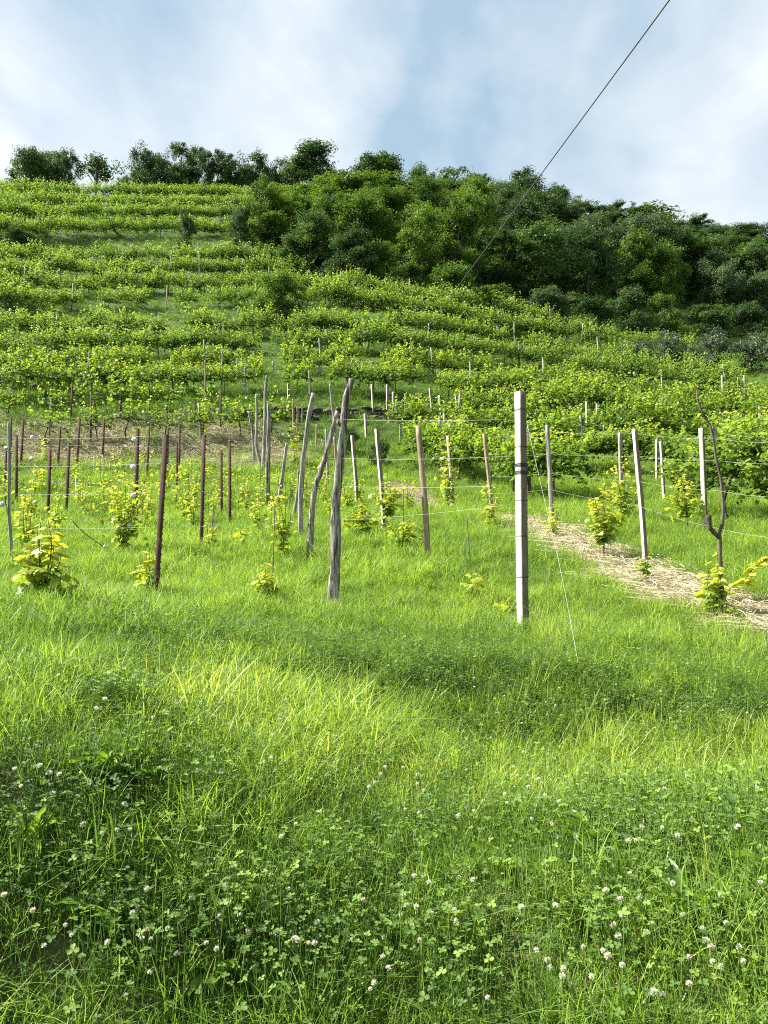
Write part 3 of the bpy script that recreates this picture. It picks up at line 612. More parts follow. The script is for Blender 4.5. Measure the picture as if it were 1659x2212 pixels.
WOOD = [
 ([(763, 819), (757, 842), (749, 868), (745, 908), (739, 975), (733, 1025), (726, 1090), (725, 1145), (724, 1208), (721, 1275), (718, 1312)], 27, 14, 'big gnarled weathered wooden post with a broken branch near its top', 'oldwood', (20, -.075, .06, .026)),
 ([(728, 888), (716, 934), (704, 981), (689, 1028), (679, 1058), (674, 1092), (671, 1142), (668, 1218)], 16, 11, 'bent weathered wooden pole curving right, left of the big gnarled post', 'oldwood', None),
 ([(678, 850), (666, 908), (660, 958), (654, 1008), (650, 1075), (649, 1158)], 11, 9, 'slim leaning grey pole behind the bent wooden pole', 'greywood', None),
 ([(646, 1014), (644, 1050), (634, 1131)], 8, 6, 'short grey prop leaning against the slim pole', 'greywood', None),
 ([(581, 872), (581, 940), (579, 1007), (578, 1057), (582, 1104)], 11, 7, 'straight grey wooden post at the front of the cluster of old poles', 'oldwood', None),
 ([(577, 811), (573, 857), (573, 924), (569, 1021)], 9, 6, 'tallest dark pole of the cluster of old poles', 'oldwood', None),
 ([(553, 851), (554, 907), (553, 954), (564, 1014)], 9, 5, 'crooked grey pole in the middle of the cluster of old poles', 'greywood', None),
 ([(538, 889), (546, 934), (549, 1004)], 7, 6, 'dark crooked pole at the left edge of the cluster of old poles', 'oldwood', None),
 ([(620, 957), (612, 1020), (604, 1092)], 9, 6, 'short tilted grey stake between the pole cluster and the leaning poles', 'greywood', None),
 ([(713, 829), (716, 860), (722, 905), (726, 950)], 8, 6, 'thin grey pole whose tip forks above the bent pole', 'greywood', None),
 ([(18, 911), (20, 1000), (19, 1090), (24, 1216)], 8, 6.5, 'slender grey wooden post at the left end of the first trellis row', 'greywood', None),
]
for pix, w0, w1, lab, mat, stub in WOOD: wood_post(pix, w0, w1, lab, mat, 'old wooden vineyard posts', stub=stub)
gn, yG = wood_post([(1505, 843), (1508, 871), (1521, 896), (1535, 921), (1542, 953), (1547, 989), (1556, 1024), (1561, 1060), (1563, 1095), (1561, 1131), (1554, 1160), (1556, 1202), (1559, 1273), (1558, 1336)], 11, 4, 'crooked dark vine trunk rising from the hay beside red earth, thin forked top', 'bark', None, name='crooked_trunk')
gb = gn.location
def sub(t, pix, w0, w1, mat, name, n=8):
    P = np.array([at_depth(u, v, t.location[1]) for u, v in pix]) - np.array(t.location); A = Acc()
    A.add(*tube(smoothline(P, n), np.linspace(w0, w1, n)*t.location[1]/F/2, 7, True, .1, prng)); return kid(t, A.obj(name, M[mat], parent=t))
sub(gn, [(1554, 1162), (1542, 1150), (1533, 1138), (1530, 1112)], 9, 12, 'vinewood', 'old_arm')
sub(gn, [(1541, 950), (1546, 930), (1541, 918)], 7, 6, 'greywood', 'broken_branch', 4)
RUST = [
 ((358, 939), (335, 1294), 10, 'thick leaning rusty stake nearest the viewer on the left'), ((441, 939), (434, 1190), 7, 'upright rusty stake right of the thick leaning one'),
 ((297, 927), (293, 1108), 7.5, 'tall rusty stake behind the large young vine with silver balls'), ((149, 957), (143, 1116), 5.5, 'dark rusty stake right of a shorter reddish one'),
 ((108, 971), (103, 1123), 6, 'reddish rusty stake behind the young vine at the left edge'), ((35, 941), (36, 1088), 5.5, 'reddish stake just right of the slender grey post'),
 ((50, 906), (45, 1003), 4.5, 'dark stake at the foot of the dry bank, leftmost of its line'), ((24, 904), (22, 1000), 4, 'dark stake half hidden behind the top of the slender grey post'),
 ((13, 974), (10, 1060), 4.5, 'short dark stake at the left edge of the grass'), ((130, 921), (125, 1006), 4, 'thin dark stake on the dry bank left of a crossing pair'),
 ((172, 904), (165, 1012), 4.5, 'long dark stake leaning on the dry bank'), ((225, 904), (221, 990), 4.5, 'dark stake standing alone on the bare dry bank'),
 ((197, 848), (196, 956), 3.5, 'thin tall stake in the leaves above the dry bank'), ((322, 924), (317, 1036), 4, 'thin dark stake left of the thick leaning rusty stake'),
 ((363, 924), (361, 1040), 4, 'thin stake hidden behind the thick leaning rusty stake'), ((388, 917), (387, 1013), 4, 'far stake of a close pair in the middle of the left field'),
 ((382, 957), (382, 1073), 4.5, 'near stake of a close pair in the middle of the left field'), ((478, 971), (479, 1116), 5, 'reddish stake left of a dark toothed one'),
 ((496, 956), (497, 1140), 5.5, 'dark toothed stake rightmost of the rusty stakes'), ((156, 827), (153, 905), 3.2, 'thin stake in the sparse vines left above the dry bank'),
 ((262, 827), (261, 900), 3.2, 'thin dark stake in the sparse vines right above the dry bank'), ((323, 841), (322, 900), 3.2, 'short thin stake amid the bushy vines above the dry bank'),
 ((422, 864), (421, 915), 3.2, 'short dark stake at the right end of the dry bank'), ((435, 897), (436, 943), 3.5, 'dark stake on the right end of the dry bank, beside a leaf column'), ((477, 841), (476, 929), 3.5, 'tall thin stake at the right edge of the dry bank')]
for a, b, w, lab in RUST: rust_post([a, b], w, lab)
for a, b, w, lab, mat in [((1008, 1121), (1018, 1243), 2.6, 'thin dark rod in the open grass left of the tall concrete post', 'darksteel'), ((871, 1057), (872, 1146), 2.2, 'thin dark rod right of the yellow vine post', 'darksteel'),
    ((593, 1094), (588, 1290), 2.4, 'long thin rod above a low yellow vine shoot', 'darksteel'), ((624, 1077), (629, 1153), 2.2, 'thin rod in the young vine left of the leaning poles', 'darksteel'),
    ((462, 1074), (457, 1166), 2.2, 'leaning thin rod right of the upright rusty stake', 'darksteel'), ((450, 1064), (449, 1123), 1.8, 'thin rod just right of the upright rusty stake', 'darksteel'), ((164, 1031), (164, 1078), 2, 'white thin rod in the grass of the left field', 'wire')]:
    rod([a, b], w, lab, mat)
# posts along the far rows, partly hidden by the leaves
for ri, (lab, pts, step, kind, ch) in enumerate(ROWS):
    if ri in (3, 4): continue
    P, ang = ROWPTS[ri]; k = int(round(5.2 / step)); L = []
    for i in range(int(prng.integers(0, k)), len(P), k):
        u, v, d = project(P[i])
        if -20 < u < 1680: L.append((u, P[i], d))
    L.sort(key=lambda q: q[0])
    for i, (u, p, d) in enumerate(L):
        h = prng.uniform(1.45, 2.05); mt = ['greywood', 'greywood', 'oldwood', 'brownwood'][int(prng.integers(4))]; tl = prng.normal(0, .05, 2)
        A = Acc(); A.add(*prism([(0, 0, -.15), (tl[0]*h, tl[1]*h, h)], .029, prng.uniform(0, 1.5)))
        o = A.obj('vineyard_post', M[mt], loc=p); w = ordinal(i, len(L)).replace('grape vine', '%s trellis post' % {'oldwood': 'dark', 'greywood': 'grey', 'brownwood': 'brown'}[mt])
        tag(o, '%s in %s' % (w, lab), 'post', 'trellis posts in ' + lab)
# ------------------------------------------------------------------ wires
def wire(pts, label, r=.001, group='trellis wires', sag=.02):
    P = np.array(pts, float); L = []
    for a, b in zip(P[:-1], P[1:]):
        for t in np.linspace(0, 1, 8)[:-1]: q = a + (b-a)*t; q[2] -= sag*4*t*(1-t); L.append(q)
    L.append(P[-1]); L = np.array(L); c = L[0].copy(); A = Acc(); A.add(*tube(L - c, r, 5)); return tag(A.obj('trellis_wire', M['wire'], loc=c), label, 'wire', group)
yL, yR1, yO1 = cast(24, 1216)[1], cast(335, 1294)[1], cast(718, 1312)[1]
for vs, lab in (((946, 941, 905, 905), 'top'), ((1007, 1000, 990, 985), 'second'), ((1067, 1062, 1050, 1048), 'third'), ((1139, 1138, 1124, 1088), 'lowest')):
    wire([at_depth(-60, vs[0], yL + 1), at_depth(22, vs[0], yL), at_depth(347, vs[1], yR1), at_depth(732, vs[2], yO1), at_depth(1116, vs[3], yP0)], '%s wire of the first row from the slender grey post to the tall concrete post' % lab)
yP1, yP3 = cast(1193, 1158)[1], cast(1394, 1224)[1]
yA, yB = cast(924, 1214)[1], cast(1063, 1131)[1]
for vs, lab in (((945, 932, 937, 948, 955), 'top'), ((985, 980, 985, 995, 1000), 'second'), ((1030, 1022, 1040, 1060, 1075), 'third'), ((1066, 1057, 1093, 1142, 1165), 'lowest')):
    wire([at_depth(1052, vs[0], yB), at_depth(1187, vs[1], yP1), at_depth(1380, vs[2], yP3), at_depth(1553, vs[3], yG), at_depth(1720, vs[4], yG - 1)], '%s wire along the hay strip from the brown post to the crooked trunk' % lab)
y2, y4, y6 = cast(1342, 1062)[1], cast(1435, 1090)[1], cast(1524, 1150)[1]
for vs, lab in (((942, 955, 940, 942), 'upper'), ((985, 990, 990, 995), 'middle'), ((1020, 1028, 1035, 1045), 'lower')):
    wire([at_depth(1340, vs[0], y2), at_depth(1431, vs[1], y4), at_depth(1518, vs[2], y6), at_depth(1700, vs[3], y6 - .5)], '%s wire behind the hay strip at the post left of the crooked trunk' % lab)
ya, yb, yc = cast(36, 1088)[1], cast(143, 1116)[1], cast(497, 1140)[1]
for vs, lab in (((960, 962, 965), 'upper'), ((1000, 1002, 1000), 'middle'), ((1040, 1042, 1048), 'lower')):
    wire([at_depth(-40, vs[0], ya), at_depth(36, vs[0], ya), at_depth(146, vs[1], yb), at_depth(496, vs[2], yc), at_depth(580, vs[2] + 4, cast(582, 1104)[1])], '%s wire of the second row of rusty stakes' % lab)
yq = cast(829, 1151)[1]
for vs, lab in (((1000, 985), 'upper'), ((1070, 1060), 'lower')): wire([at_depth(739, vs[0], yO1), at_depth(820, vs[0]-4, yq), at_depth(914, vs[1], yA)], '%s wire from the big gnarled post to the brownish square post' % lab)
gp = cast(1262, 1500); A = Acc()
gw = np.array([at_depth(1136, 905, yP0 - .02), at_depth(1195, 1160, (yP0*.55 + gp[1]*.45)), gp]); A.add(*tube(smoothline(gw, 12) - gp, .0010, 6))
t = thing('guy_wire', 'pale guy wire slanting from the tall concrete post down to the grass', 'wire', gp); kid(t, A.obj('strand', M['wire'], parent=t))
A = Acc(); A.add(*tube([(0, 0, -.1), (-.01, .01, .04), (-.02, .02, .09)], .005, 6)); kid(t, A.obj('anchor_rod', M['concrete'], parent=t))
c0 = cast(904, 733); x, f, z = ray(1442, 0); h = math.hypot(x, f); c1 = np.array([17*x/h, 17*f/h, EYE + 17*z/h]); c2 = c0 + (c1 - c0)*1.5
L = np.array([c0 + (c2-c0)*t_ - np.array([0, 0, .25*t_*(1-t_)]) for t_ in np.linspace(0, 1, 30)]); A = Acc(); A.add(*tube(L - c0, .017, 8))
tag(A.obj('overhead_cable', M['cable'], loc=c0), 'long grey cable running from the hillside up across the sky', 'cable')
# ------------------------------------------------------------------ young vines
yr = np.random.default_rng(77)
def young(base_px, box, nleaf, label, nsh=6, size=.105, tone=(.25, .95), y=None, stem=True, wood=.012):
    nleaf = int(nleaf*2.1); size *= .86
    """box: u0, v_top, u1, v_bottom of the foliage in the picture."""
    b = cast(*base_px); u0, vt, u1, vb = box; y = b[1]
    lo = at_depth(u0, vb, y) - b; hi = at_depth(u1, vt, y) - b
    t = thing('young_vine', label, 'young vine', b, 'young yellow-green vines'); W, G = Acc(), Acc()
    cx = (lo[0] + hi[0])/2; mid = np.array([cx*.5, 0, max(.12, lo[2]*.8)])
    W.add(*tube(smoothline([(0, 0, -.05), mid*.6 + yr.normal(0, .01, 3), mid], 5), np.linspace(wood*1.4, wood, 5), 6, True, .1, yr))
    for i in range(nsh):
        e = np.array([yr.uniform(lo[0], hi[0]), yr.normal(0, .16)*(hi[0]-lo[0] > .3) + yr.normal(0, .04), yr.uniform(lo[2] + .5*(hi[2]-lo[2]), hi[2])])
        if i == 0: e = np.array([cx + yr.normal(0, .03), 0, hi[2]])
        m = (mid + e)/2 + np.array([yr.normal(0, .05), yr.normal(0, .05), .05]); P = smoothline([mid, m, e], 8); W.add(*tube(P, np.linspace(.006, .0025, 8), 4, False))
        pos, D, Nn, sz, tn = leaves_along(yr, P, max(3, nleaf // nsh), size, tone[0], tone[1], .065); G.add(*stamp(VL, VF, pos, frames(D, Nn), sz), np.repeat(tn, len(VL)))
    n = nleaf // 6; pos = np.stack([yr.uniform(lo[0], hi[0], n), yr.normal(0, .12, n), yr.uniform(lo[2], (lo[2]+hi[2])/2, n)], 1); D = unit(yr, n) - [0, 0, .3]
    G.add(*stamp(VL, VF, pos, frames(D, unit(yr, n)*.7 + [0, -.3, .7]), size*yr.uniform(.7, 1.2, n)), np.repeat(tone[0] + yr.random(n)*.4, len(VL)))
    kid(t, W.obj('stem', M['vinewood'], parent=t)); kid(t, G.obj('foliage', M['young'], parent=t)); return t
young((85, 1312), (38, 1128, 160, 1280), 62, 'bright yellow-green young vine nearest the left edge', 7)
young((262, 1205), (200, 985, 332, 1190), 110, 'large bushy young vine hung with silver balls', 10)
young((322, 1292), (300, 1182, 346, 1300), 20, 'small sprig of young vine at the foot of the thick rusty stake', 3)
young((402, 1135), (376, 992, 438, 1130), 55, 'narrow yellow young vine between two rusty stakes', 5, .1)
young((64, 1130), (40, 1038, 100, 1120), 32, 'small young vine behind the leftmost bright one', 5)
young((453, 1192), (432, 1120, 476, 1195), 22, 'low young vine at the foot of the upright rusty stake', 3, .09)
young((542, 1100), (533, 1025, 552, 1090), 18, 'slim spire of young vine left of the old pole cluster', 2, .09)
young((558, 1155), (542, 1072, 578, 1150), 26, 'upright young vine in front of the old pole cluster', 3, .09)
young((612, 1212), (585, 1040, 640, 1190), 58, 'tall loose young vine left of the bent wooden pole', 6, .1)
young((588, 1302), (546, 1218, 606, 1300), 26, 'low yellow vine shoot at the foot of a long thin rod', 3)
young((790, 1160), (738, 1068, 832, 1152), 60, 'spreading yellow vine left of the leaf-wrapped pale post', 7)
young((832, 1152), (798, 1018, 872, 1112), 75, 'yellow vine wrapped round the top half of a pale post', 7)
young((870, 1190), (826, 1118, 916, 1182), 42, 'low spreading yellow vine left of the brownish square post', 6)
young((1016, 1300), (1000, 1238, 1042, 1296), 14, 'tiny vine shoot in open grass below a thin dark rod', 2, .09)
young((975, 1108), (934, 930, 990, 1095), 85, 'tall narrow column of yellow vine leaves', 7)
young((1108, 1342), (1098, 1312, 1120, 1345), 5, 'few vine leaves at the foot of the tall concrete post', 2, .09)
young((528, 1185), (512, 1138, 540, 1180), 12, 'small leaning vine sprig right of the dark toothed stake', 2, .09)
young((1302, 1214), (1268, 1030, 1345, 1170), 120, 'bright yellow bushy vine standing in the hay strip', 9)
young((1345, 1130), (1318, 985, 1378, 1120), 80, 'yellow-green vine behind the bushy one of the hay strip', 7)
young((1550, 1338), (1528, 1190, 1562, 1320), 46, 'yellow leaves climbing the foot of the crooked trunk', 3, .1)
young((1490, 1150), (1438, 1010, 1515, 1120), 75, 'yellow-green vine left of the post by the crooked trunk', 8)
young((1390, 1262), (1368, 1188, 1410, 1258), 24, 'green sprouts around the foot of the leaning pale post', 4, .07, (.1, .5))
young((690, 1080), (672, 975, 708, 1070), 40, 'yellow vine behind the gap between the wooden poles', 4, .1)
young((640, 1010), (612, 905, 665, 1000), 50, 'yellow vine among thin brown posts behind the pole cluster', 5, .11)
young((470, 1105), (462, 1000, 490, 1098), 34, 'thin yellow vine climbing the reddish stake', 3, .09)
young((215, 1120), (140, 1055, 200, 1130), 24, 'sparse young vine shoot reaching down to a thin cane', 3, .09)
young((20, 1110), (-12, 1010, 30, 1100), 34, 'young vine cut by the left border of the field', 4, .1)
young((448, 945), (425, 858, 452, 935), 34, 'yellow leaf column on the right end of the dry bank', 3, .12)
young((516, 925), (508, 862, 526, 915), 22, 'slim yellow leaf column above the dry bank', 2, .12)
young((105, 1005), (80, 940, 120, 1000), 22, 'faint young vine on the foot of the dry bank', 3, .1)
young((310, 1010), (290, 950, 335, 1000), 26, 'young vine at the right foot of the dry bank', 3, .1)
young((715, 1125), (700, 1075, 735, 1120), 24, 'young vine peeping between the bent and the gnarled posts', 3, .09)
for q in [((228, 1112), (206, 985, 252, 1104), 44, 'tall slender young vine left of the tall rusty stake', 3), ((308, 1155), (288, 1035, 332, 1146), 34, 'slender young vine just left of the thick leaning rusty stake', 3), ((416, 1155), (398, 1000, 440, 1146), 46, 'tall slender young vine left of the upright rusty stake', 4),
          ((58, 1205), (34, 1045, 82, 1196), 44, 'tall thin young vine right of the slender grey post', 4), ((118, 1165), (98, 1040, 140, 1156), 34, 'slender young vine at the reddish stake of the left edge', 3), ((520, 1098), (508, 1005, 532, 1090), 26, 'slim young vine right of the dark toothed stake', 3), ((655, 1105), (642, 1015, 672, 1096), 28, 'slim young vine behind the slim leaning pole', 3),
          ((750, 1112), (737, 1028, 768, 1104), 34, 'slender young vine right of the big gnarled post', 3), ((360, 1068), (348, 985, 374, 1060), 22, 'small far young vine behind the thick leaning rusty stake', 2), ((165, 1050), (150, 975, 182, 1044), 22, 'small far young vine below the dry bank', 2), ((255, 1040), (240, 965, 272, 1034), 22, 'far young vine under the lone dark stake', 2),
          ((445, 1052), (432, 968, 460, 1046), 22, 'far young vine behind the upright rusty stake', 2), ((20, 1045), (4, 965, 36, 1040), 22, 'far young vine by the left border', 2), ((880, 1110), (862, 1030, 900, 1100), 34, 'young vine left of the brownish square post', 3), ((1055, 1145), (1038, 1040, 1078, 1135), 44, 'yellow young vine climbing the brown square post', 4), ((1195, 1170), (1178, 1085, 1215, 1165), 22, 'sprig of young vine at the foot of the post behind the tall concrete one', 3)]:
    young(q[0], q[1], q[2], q[3], q[4], .095, (.3, .95), wood=.006)
for u in (75, 92, 175, 190, 272, 318, 350, 380, 425, 462, 502, 532, 565, 598, 628, 662, 698, 742, 775):
    vb = yr.uniform(1062, 1130); hp = yr.uniform(62, 92); ww = yr.uniform(9, 14)
    young((u, vb), (u - ww, vb - hp, u + ww, vb - 6), 24, 'slim yellow-green young vine growing in the grass of the left field', 2, .095, (.3, .95), wood=.006)
b = cast(1559, 1310); y = b[1]; t = thing('young_vine', 'long yellow vine shoot reaching right from the crooked trunk', 'young vine', b, 'young yellow-green vines'); W, G = Acc(), Acc()
P = smoothline(np.array([at_depth(u, v, y) for u, v in [(1558, 1300), (1580, 1268), (1605, 1255), (1630, 1225), (1660, 1205), (1700, 1175)]]) - b, 14); W.add(*tube(P, np.linspace(.006, .003, 14), 4, False))
pos, D, Nn, sz, tn = leaves_along(yr, P, 70, .085, .5, 1, .04); G.add(*stamp(VL, VF, pos, frames(D, Nn), sz*1.1), np.repeat(tn, len(VL)))
kid(t, W.obj('stem', M['vinewood'], parent=t)); kid(t, G.obj('foliage', M['young'], parent=t))
A = Acc(); P = np.array([at_depth(u, v, cast(325, 1200)[1]) for u, v in [(152, 1120), (180, 1150), (215, 1175), (240, 1195), (262, 1205)]]); c = P[-1].copy(); A.add(*tube(smoothline(P - c, 12), .007, 5))
tag(A.obj('bare_cane', M['vinewood'], loc=c), 'thin bare vine cane arching left from the large bushy young vine', 'cane')
# ------------------------------------------------------------------ silver balls on the wires
BALLS = [(281, 1135, 7), (287, 1071, 6.5), (288, 1009, 6.5), (290, 950, 6), (227, 1181, 5), (70, 945, 5), (68, 991, 5), (76, 1085, 4.5), (5, 1089, 6), (13, 968, 5)]
me0 = None
for i, (u, v, r) in enumerate(BALLS):
    import bmesh
    if me0 is None:
        bm = bmesh.new(); bmesh.ops.create_icosphere(bm, subdivisions=4, radius=1.0); rg = np.random.default_rng(2)
        K = unit(rg, 26)
        for w in bm.verts:
            n = np.array(w.co); w.co *= 1 - .16*abs(math.sin(5*np.max(K @ n)*3 + 2*n[2])) * .8
        me0 = bpy.data.meshes.new('silver_ball'); bm.to_mesh(me0); bm.free(); me0.materials.append(M['foil'])
    o = bpy.data.objects.new('silver_ball', me0); C.objects.link(o); yy = cast(262, 1205)[1] if 200 < u < 300 else cast(85, 1250)[1] + 1
    o.location = at_depth(u, v, yy - .06); s = r*yy/F; o.scale = (s, s, s*.9); o.rotation_euler = (i, i*2, i*3)
    tag(o, ('silver foil ball in the large bushy young vine, %s' % ['lowest but one', 'third from the top', 'second from the top', 'topmost', 'lowest'][i]) if i < 5 else ('small silver foil ball by the left edge, %s' % ['above the dry stake pair', 'below another one on the dry bank', 'beside the leftmost young vine', 'cut by the border', 'highest near the grey post'][i-5]), 'silver ball', 'silver foil balls on the vine wires')
# ------------------------------------------------------------------ stone wall, rocks, brick, netting bush
def rock_mesh(seed, flat=.7):
    bm = bmesh.new(); bmesh.ops.create_icosphere(bm, subdivisions=3, radius=1.0); rg = np.random.default_rng(seed); K = unit(rg, 9); h = rg.uniform(.62, .95, 9)
    for w in bm.verts:
        n = np.array(w.co); d = K @ n; m = d > .05; s = np.min(np.where(m, h/np.maximum(d, .05), 9)); s = min(s, 1.1); w.co = n * s * (1 + .03*math.sin(9*n[0]+seed)) * np.array([1, .8, flat])
    V = np.array([w.co[:] for w in bm.verts]); Fc = np.array([[w.index for w in f.verts] for f in bm.faces]); bm.free(); return V, Fc
def stone_wall(pix, hgt, label, seed):
    rg = np.random.default_rng(seed); pts = np.array([cast(u, v) for u, v in pix]); d = np.concatenate([[0], np.cumsum(np.linalg.norm(np.diff(pts, axis=0), axis=1))]); A = Acc(); c = pts[0].copy()
    for row in range(int(hgt/.2) + 1):
        s = rg.uniform(0, .2)
        while s < d[-1]:
            w = rg.uniform(.12, .55); p = np.array([np.interp(s + w/2, d, pts[:, k]) for k in range(3)]) - c
            V, Fc = rock_mesh(int(rg.integers(1000)), .9); A.add(V * [w*.56, .2, rg.uniform(.09, .16)] + p + [0, rg.normal(0, .05) + row*.03, .04 + row*.17 + rg.normal(0, .03)], Fc); s += w
    return tag(A.obj('stone_wall', M['stone'], loc=c), label, 'wall')
stone_wall([(505, 903), (600, 903), (700, 904), (850, 904)], .42, 'low dark dry stone wall holding the terrace behind the wooden poles', 3)
stone_wall([(900, 903), (950, 907), (1010, 912)], .35, 'short stretch of dry stone wall further right behind the pale posts', 4)
for i, (u, v, r, lab) in enumerate([(80, 842, 16, 'grey boulder lower left of a pale one above the dry bank'), (128, 828, 26, 'large pale boulder in the sparse vines above the dry bank'), (196, 775, 14, 'small pale rock in a clearing up the left slope'), (95, 745, 11, 'small rock at a post in the left slope'), (735, 800, 12, 'grey rock behind the top of the gnarled post')]):
    b = cast(u, v); V, Fc = rock_mesh(40 + i); s = r*b[1]/F; o = mk('rock', V*[s, s, s], Fc, M['stone'], loc=b + [0, 0, s*.25]); tag(o, lab, 'rock')
b = cast(1567, 1338); A = Acc(); rg = np.random.default_rng(9)
for i in range(9):
    V, Fc = rock_mesh(60 + i); s = rg.uniform(.02, .05); A.add(V*s + [rg.normal(0, .06), rg.normal(0, .05), .02 + .03*rg.random()], Fc)
tag(A.obj('brick_rubble', M['brick'], loc=b), 'heap of broken red brick at the foot of the crooked trunk', 'rubble')
# ------------------------------------------------------------------ trees
def tree_proto(seed, H, Wd, mat, kind='round', nc=80, per=85, leaf=.2, bare=.22):
    rng = np.random.default_rng(seed); G, B = Acc(), Acc(); Lc, Lr = [], []; R0 = Wd/2
    for i in range({'tall': 9, 'umbrella': 7}.get(kind, 13)):
        a_, q = rng.uniform(0, 2*PI), rng.random()
        if kind == 'tall': q = (i + rng.random()*.7)/9.3; rr = R0*rng.uniform(.1, .6); lr = R0*rng.uniform(.42, .66)*(1.1 - .35*abs(q - .4))
        elif kind == 'umbrella': q = rng.uniform(.3, .95); rr = R0*rng.uniform(.15, .75); lr = R0*rng.uniform(.28, .45)
        else: q = (i + rng.random())/13.5; rr = R0*rng.uniform(.3, .72)*math.sqrt(max(.12, 1 - (1.75*(q - .38))**2)); lr = R0*rng.uniform(.32, .54)
        Lc.append((rr*math.cos(a_), rr*math.sin(a_), H*(bare + (1-bare)*q*.93))); Lr.append(lr)
    Lc, Lr = np.array(Lc), np.array(Lr); Lc[:, 2] = np.minimum(Lc[:, 2], H - Lr*.75)
    li = rng.choice(len(Lr), nc, p=Lr**2/np.sum(Lr**2)); d = unit(rng, nc); d[:, 2] = np.where(d[:, 2] < -.35, -d[:, 2], d[:, 2])
    if kind == 'umbrella': d[:, 2] *= .5
    cs = Lc[li] + d*(Lr[li]*rng.uniform(.45, 1.28, nc))[:, None]; lt = rng.normal(0, .1, len(Lr))[li]
    cr = (Wd*.06 + .16)*rng.uniform(.6, 1.5, nc)
    n = nc*per; ci = np.repeat(np.arange(nc), per); o = rng.normal(size=(n, 3)); o /= np.linalg.norm(o, axis=1, keepdims=True); o *= (rng.random(n)**.5)[:, None] * [1.2, 1.2, .8]
    pos = cs[ci] + o*cr[ci][:, None]; pos[:, 2] -= .1*np.linalg.norm(o[:, :2], axis=1)*cr[ci]
    st = rng.random(n) < .06; pos[st] += unit(rng, st.sum())*cr[ci][st][:, None]*.7
    D = o + unit(rng, n)*.8 - [0, 0, .3]; Nn = o*.6 + unit(rng, n)*.6 + [0, 0, .7]
    tn = np.clip(.42 + (lt + rng.normal(0, .12, nc))[ci] + rng.normal(0, .12, n), 0, 1)
    G.add(*stamp(KL, KF, pos, frames(D, Nn), leaf*rng.uniform(.6, 1.35, n)), np.repeat(tn, 4))
    tr = smoothline([(0, 0, -.3), (rng.normal(0, .1), rng.normal(0, .1), H*.3), (rng.normal(0, .2), rng.normal(0, .2), H*.62), (rng.normal(0, .2), rng.normal(0, .2), H*.9)], 12)
    B.add(*tube(tr, np.linspace(.026*H, .006*H, 12), 8, True, .08, rng))
    for i in rng.choice(nc, min(nc, 16), False):
        k = int(np.clip((cs[i][2]*.62/H)*11, 2, 9)); e = cs[i]; a = tr[k]; B.add(*tube(smoothline([a, (a + e)/2 + [0, 0, .12*H*.3], e], 6), np.linspace(.010*H, .003*H, 6), 5), 0)
    r = bpy.data.objects.new('tree', None); KIDS[r.name] = [B.obj('trunk', M['bark'], link=False, smooth=True), G.obj('crown', M[mat], link=False)]
    r['dims'] = (H, Wd); return r
TP = {
 'oak': [tree_proto(200+i, 7, 6, 'tree', 'round', 170, 120, .145, .10) for i in range(4)],
 'grey': [tree_proto(210+i, 7, 6, 'tree2', 'round', 170, 120, .14, .10) for i in range(3)],
 'pale': [tree_proto(220+i, 7, 6, 'tree3', 'round', 160, 120, .15, .10) for i in range(3)],
 'tall': [tree_proto(230+i, 9, 4.2, 'tree', 'tall', 130, 110, .145, .14) for i in range(3)],
 'thin': [tree_proto(240+i, 7, 4.2, 'tree', 'tall', 66, 95, .14, .24) for i in range(2)],
 'umbrella': [tree_proto(250, 6, 5, 'tree', 'umbrella', 30, 70, .18, .4)],
 'bush': [tree_proto(260+i, 3.2, 4.6, 'tree', 'round', 105, 115, .135, -.15) for i in range(2)],
 'greybush': [tree_proto(265+i, 3.2, 4.6, 'tree2', 'round', 105, 115, .135, -.15) for i in range(1)],
 'palebush': [tree_proto(270+i, 3.2, 4.6, 'tree3', 'round', 105, 115, .135, -.15) for i in range(2)],
 'olive': [tree_proto(280+i, 3.4, 4.4, 'olive', 'round', 55, 95, .13, .05) for i in range(2)],
}
tg_ = np.random.default_rng(91)
def place_tree(kind, u, v0, v1, w, label, r=None, group=None, name=None, squash=1.0):
    b = cast(u, v0) if r is None else on_ground(u, r)
    if b is None: b = on_ground(u, 100)
    h = at_depth(u, v1, b[1])[2] - b[2]; pool = TP[kind]; p = pool[int(tg_.integers(len(pool)))]; H, Wd = p['dims']; s = w*b[1]/F/Wd/1.0
    r_ = dup(p, b, tg_.uniform(0, 2*PI), (s, s*squash, h/H/1.02), label, group, 'bush' if 'bush' in kind else 'tree')
    if 'dims' in r_: del r_['dims']
    r_.name = name or ('bush' if 'bush' in kind else 'tree'); return r_
SK = 'trees along the skyline'
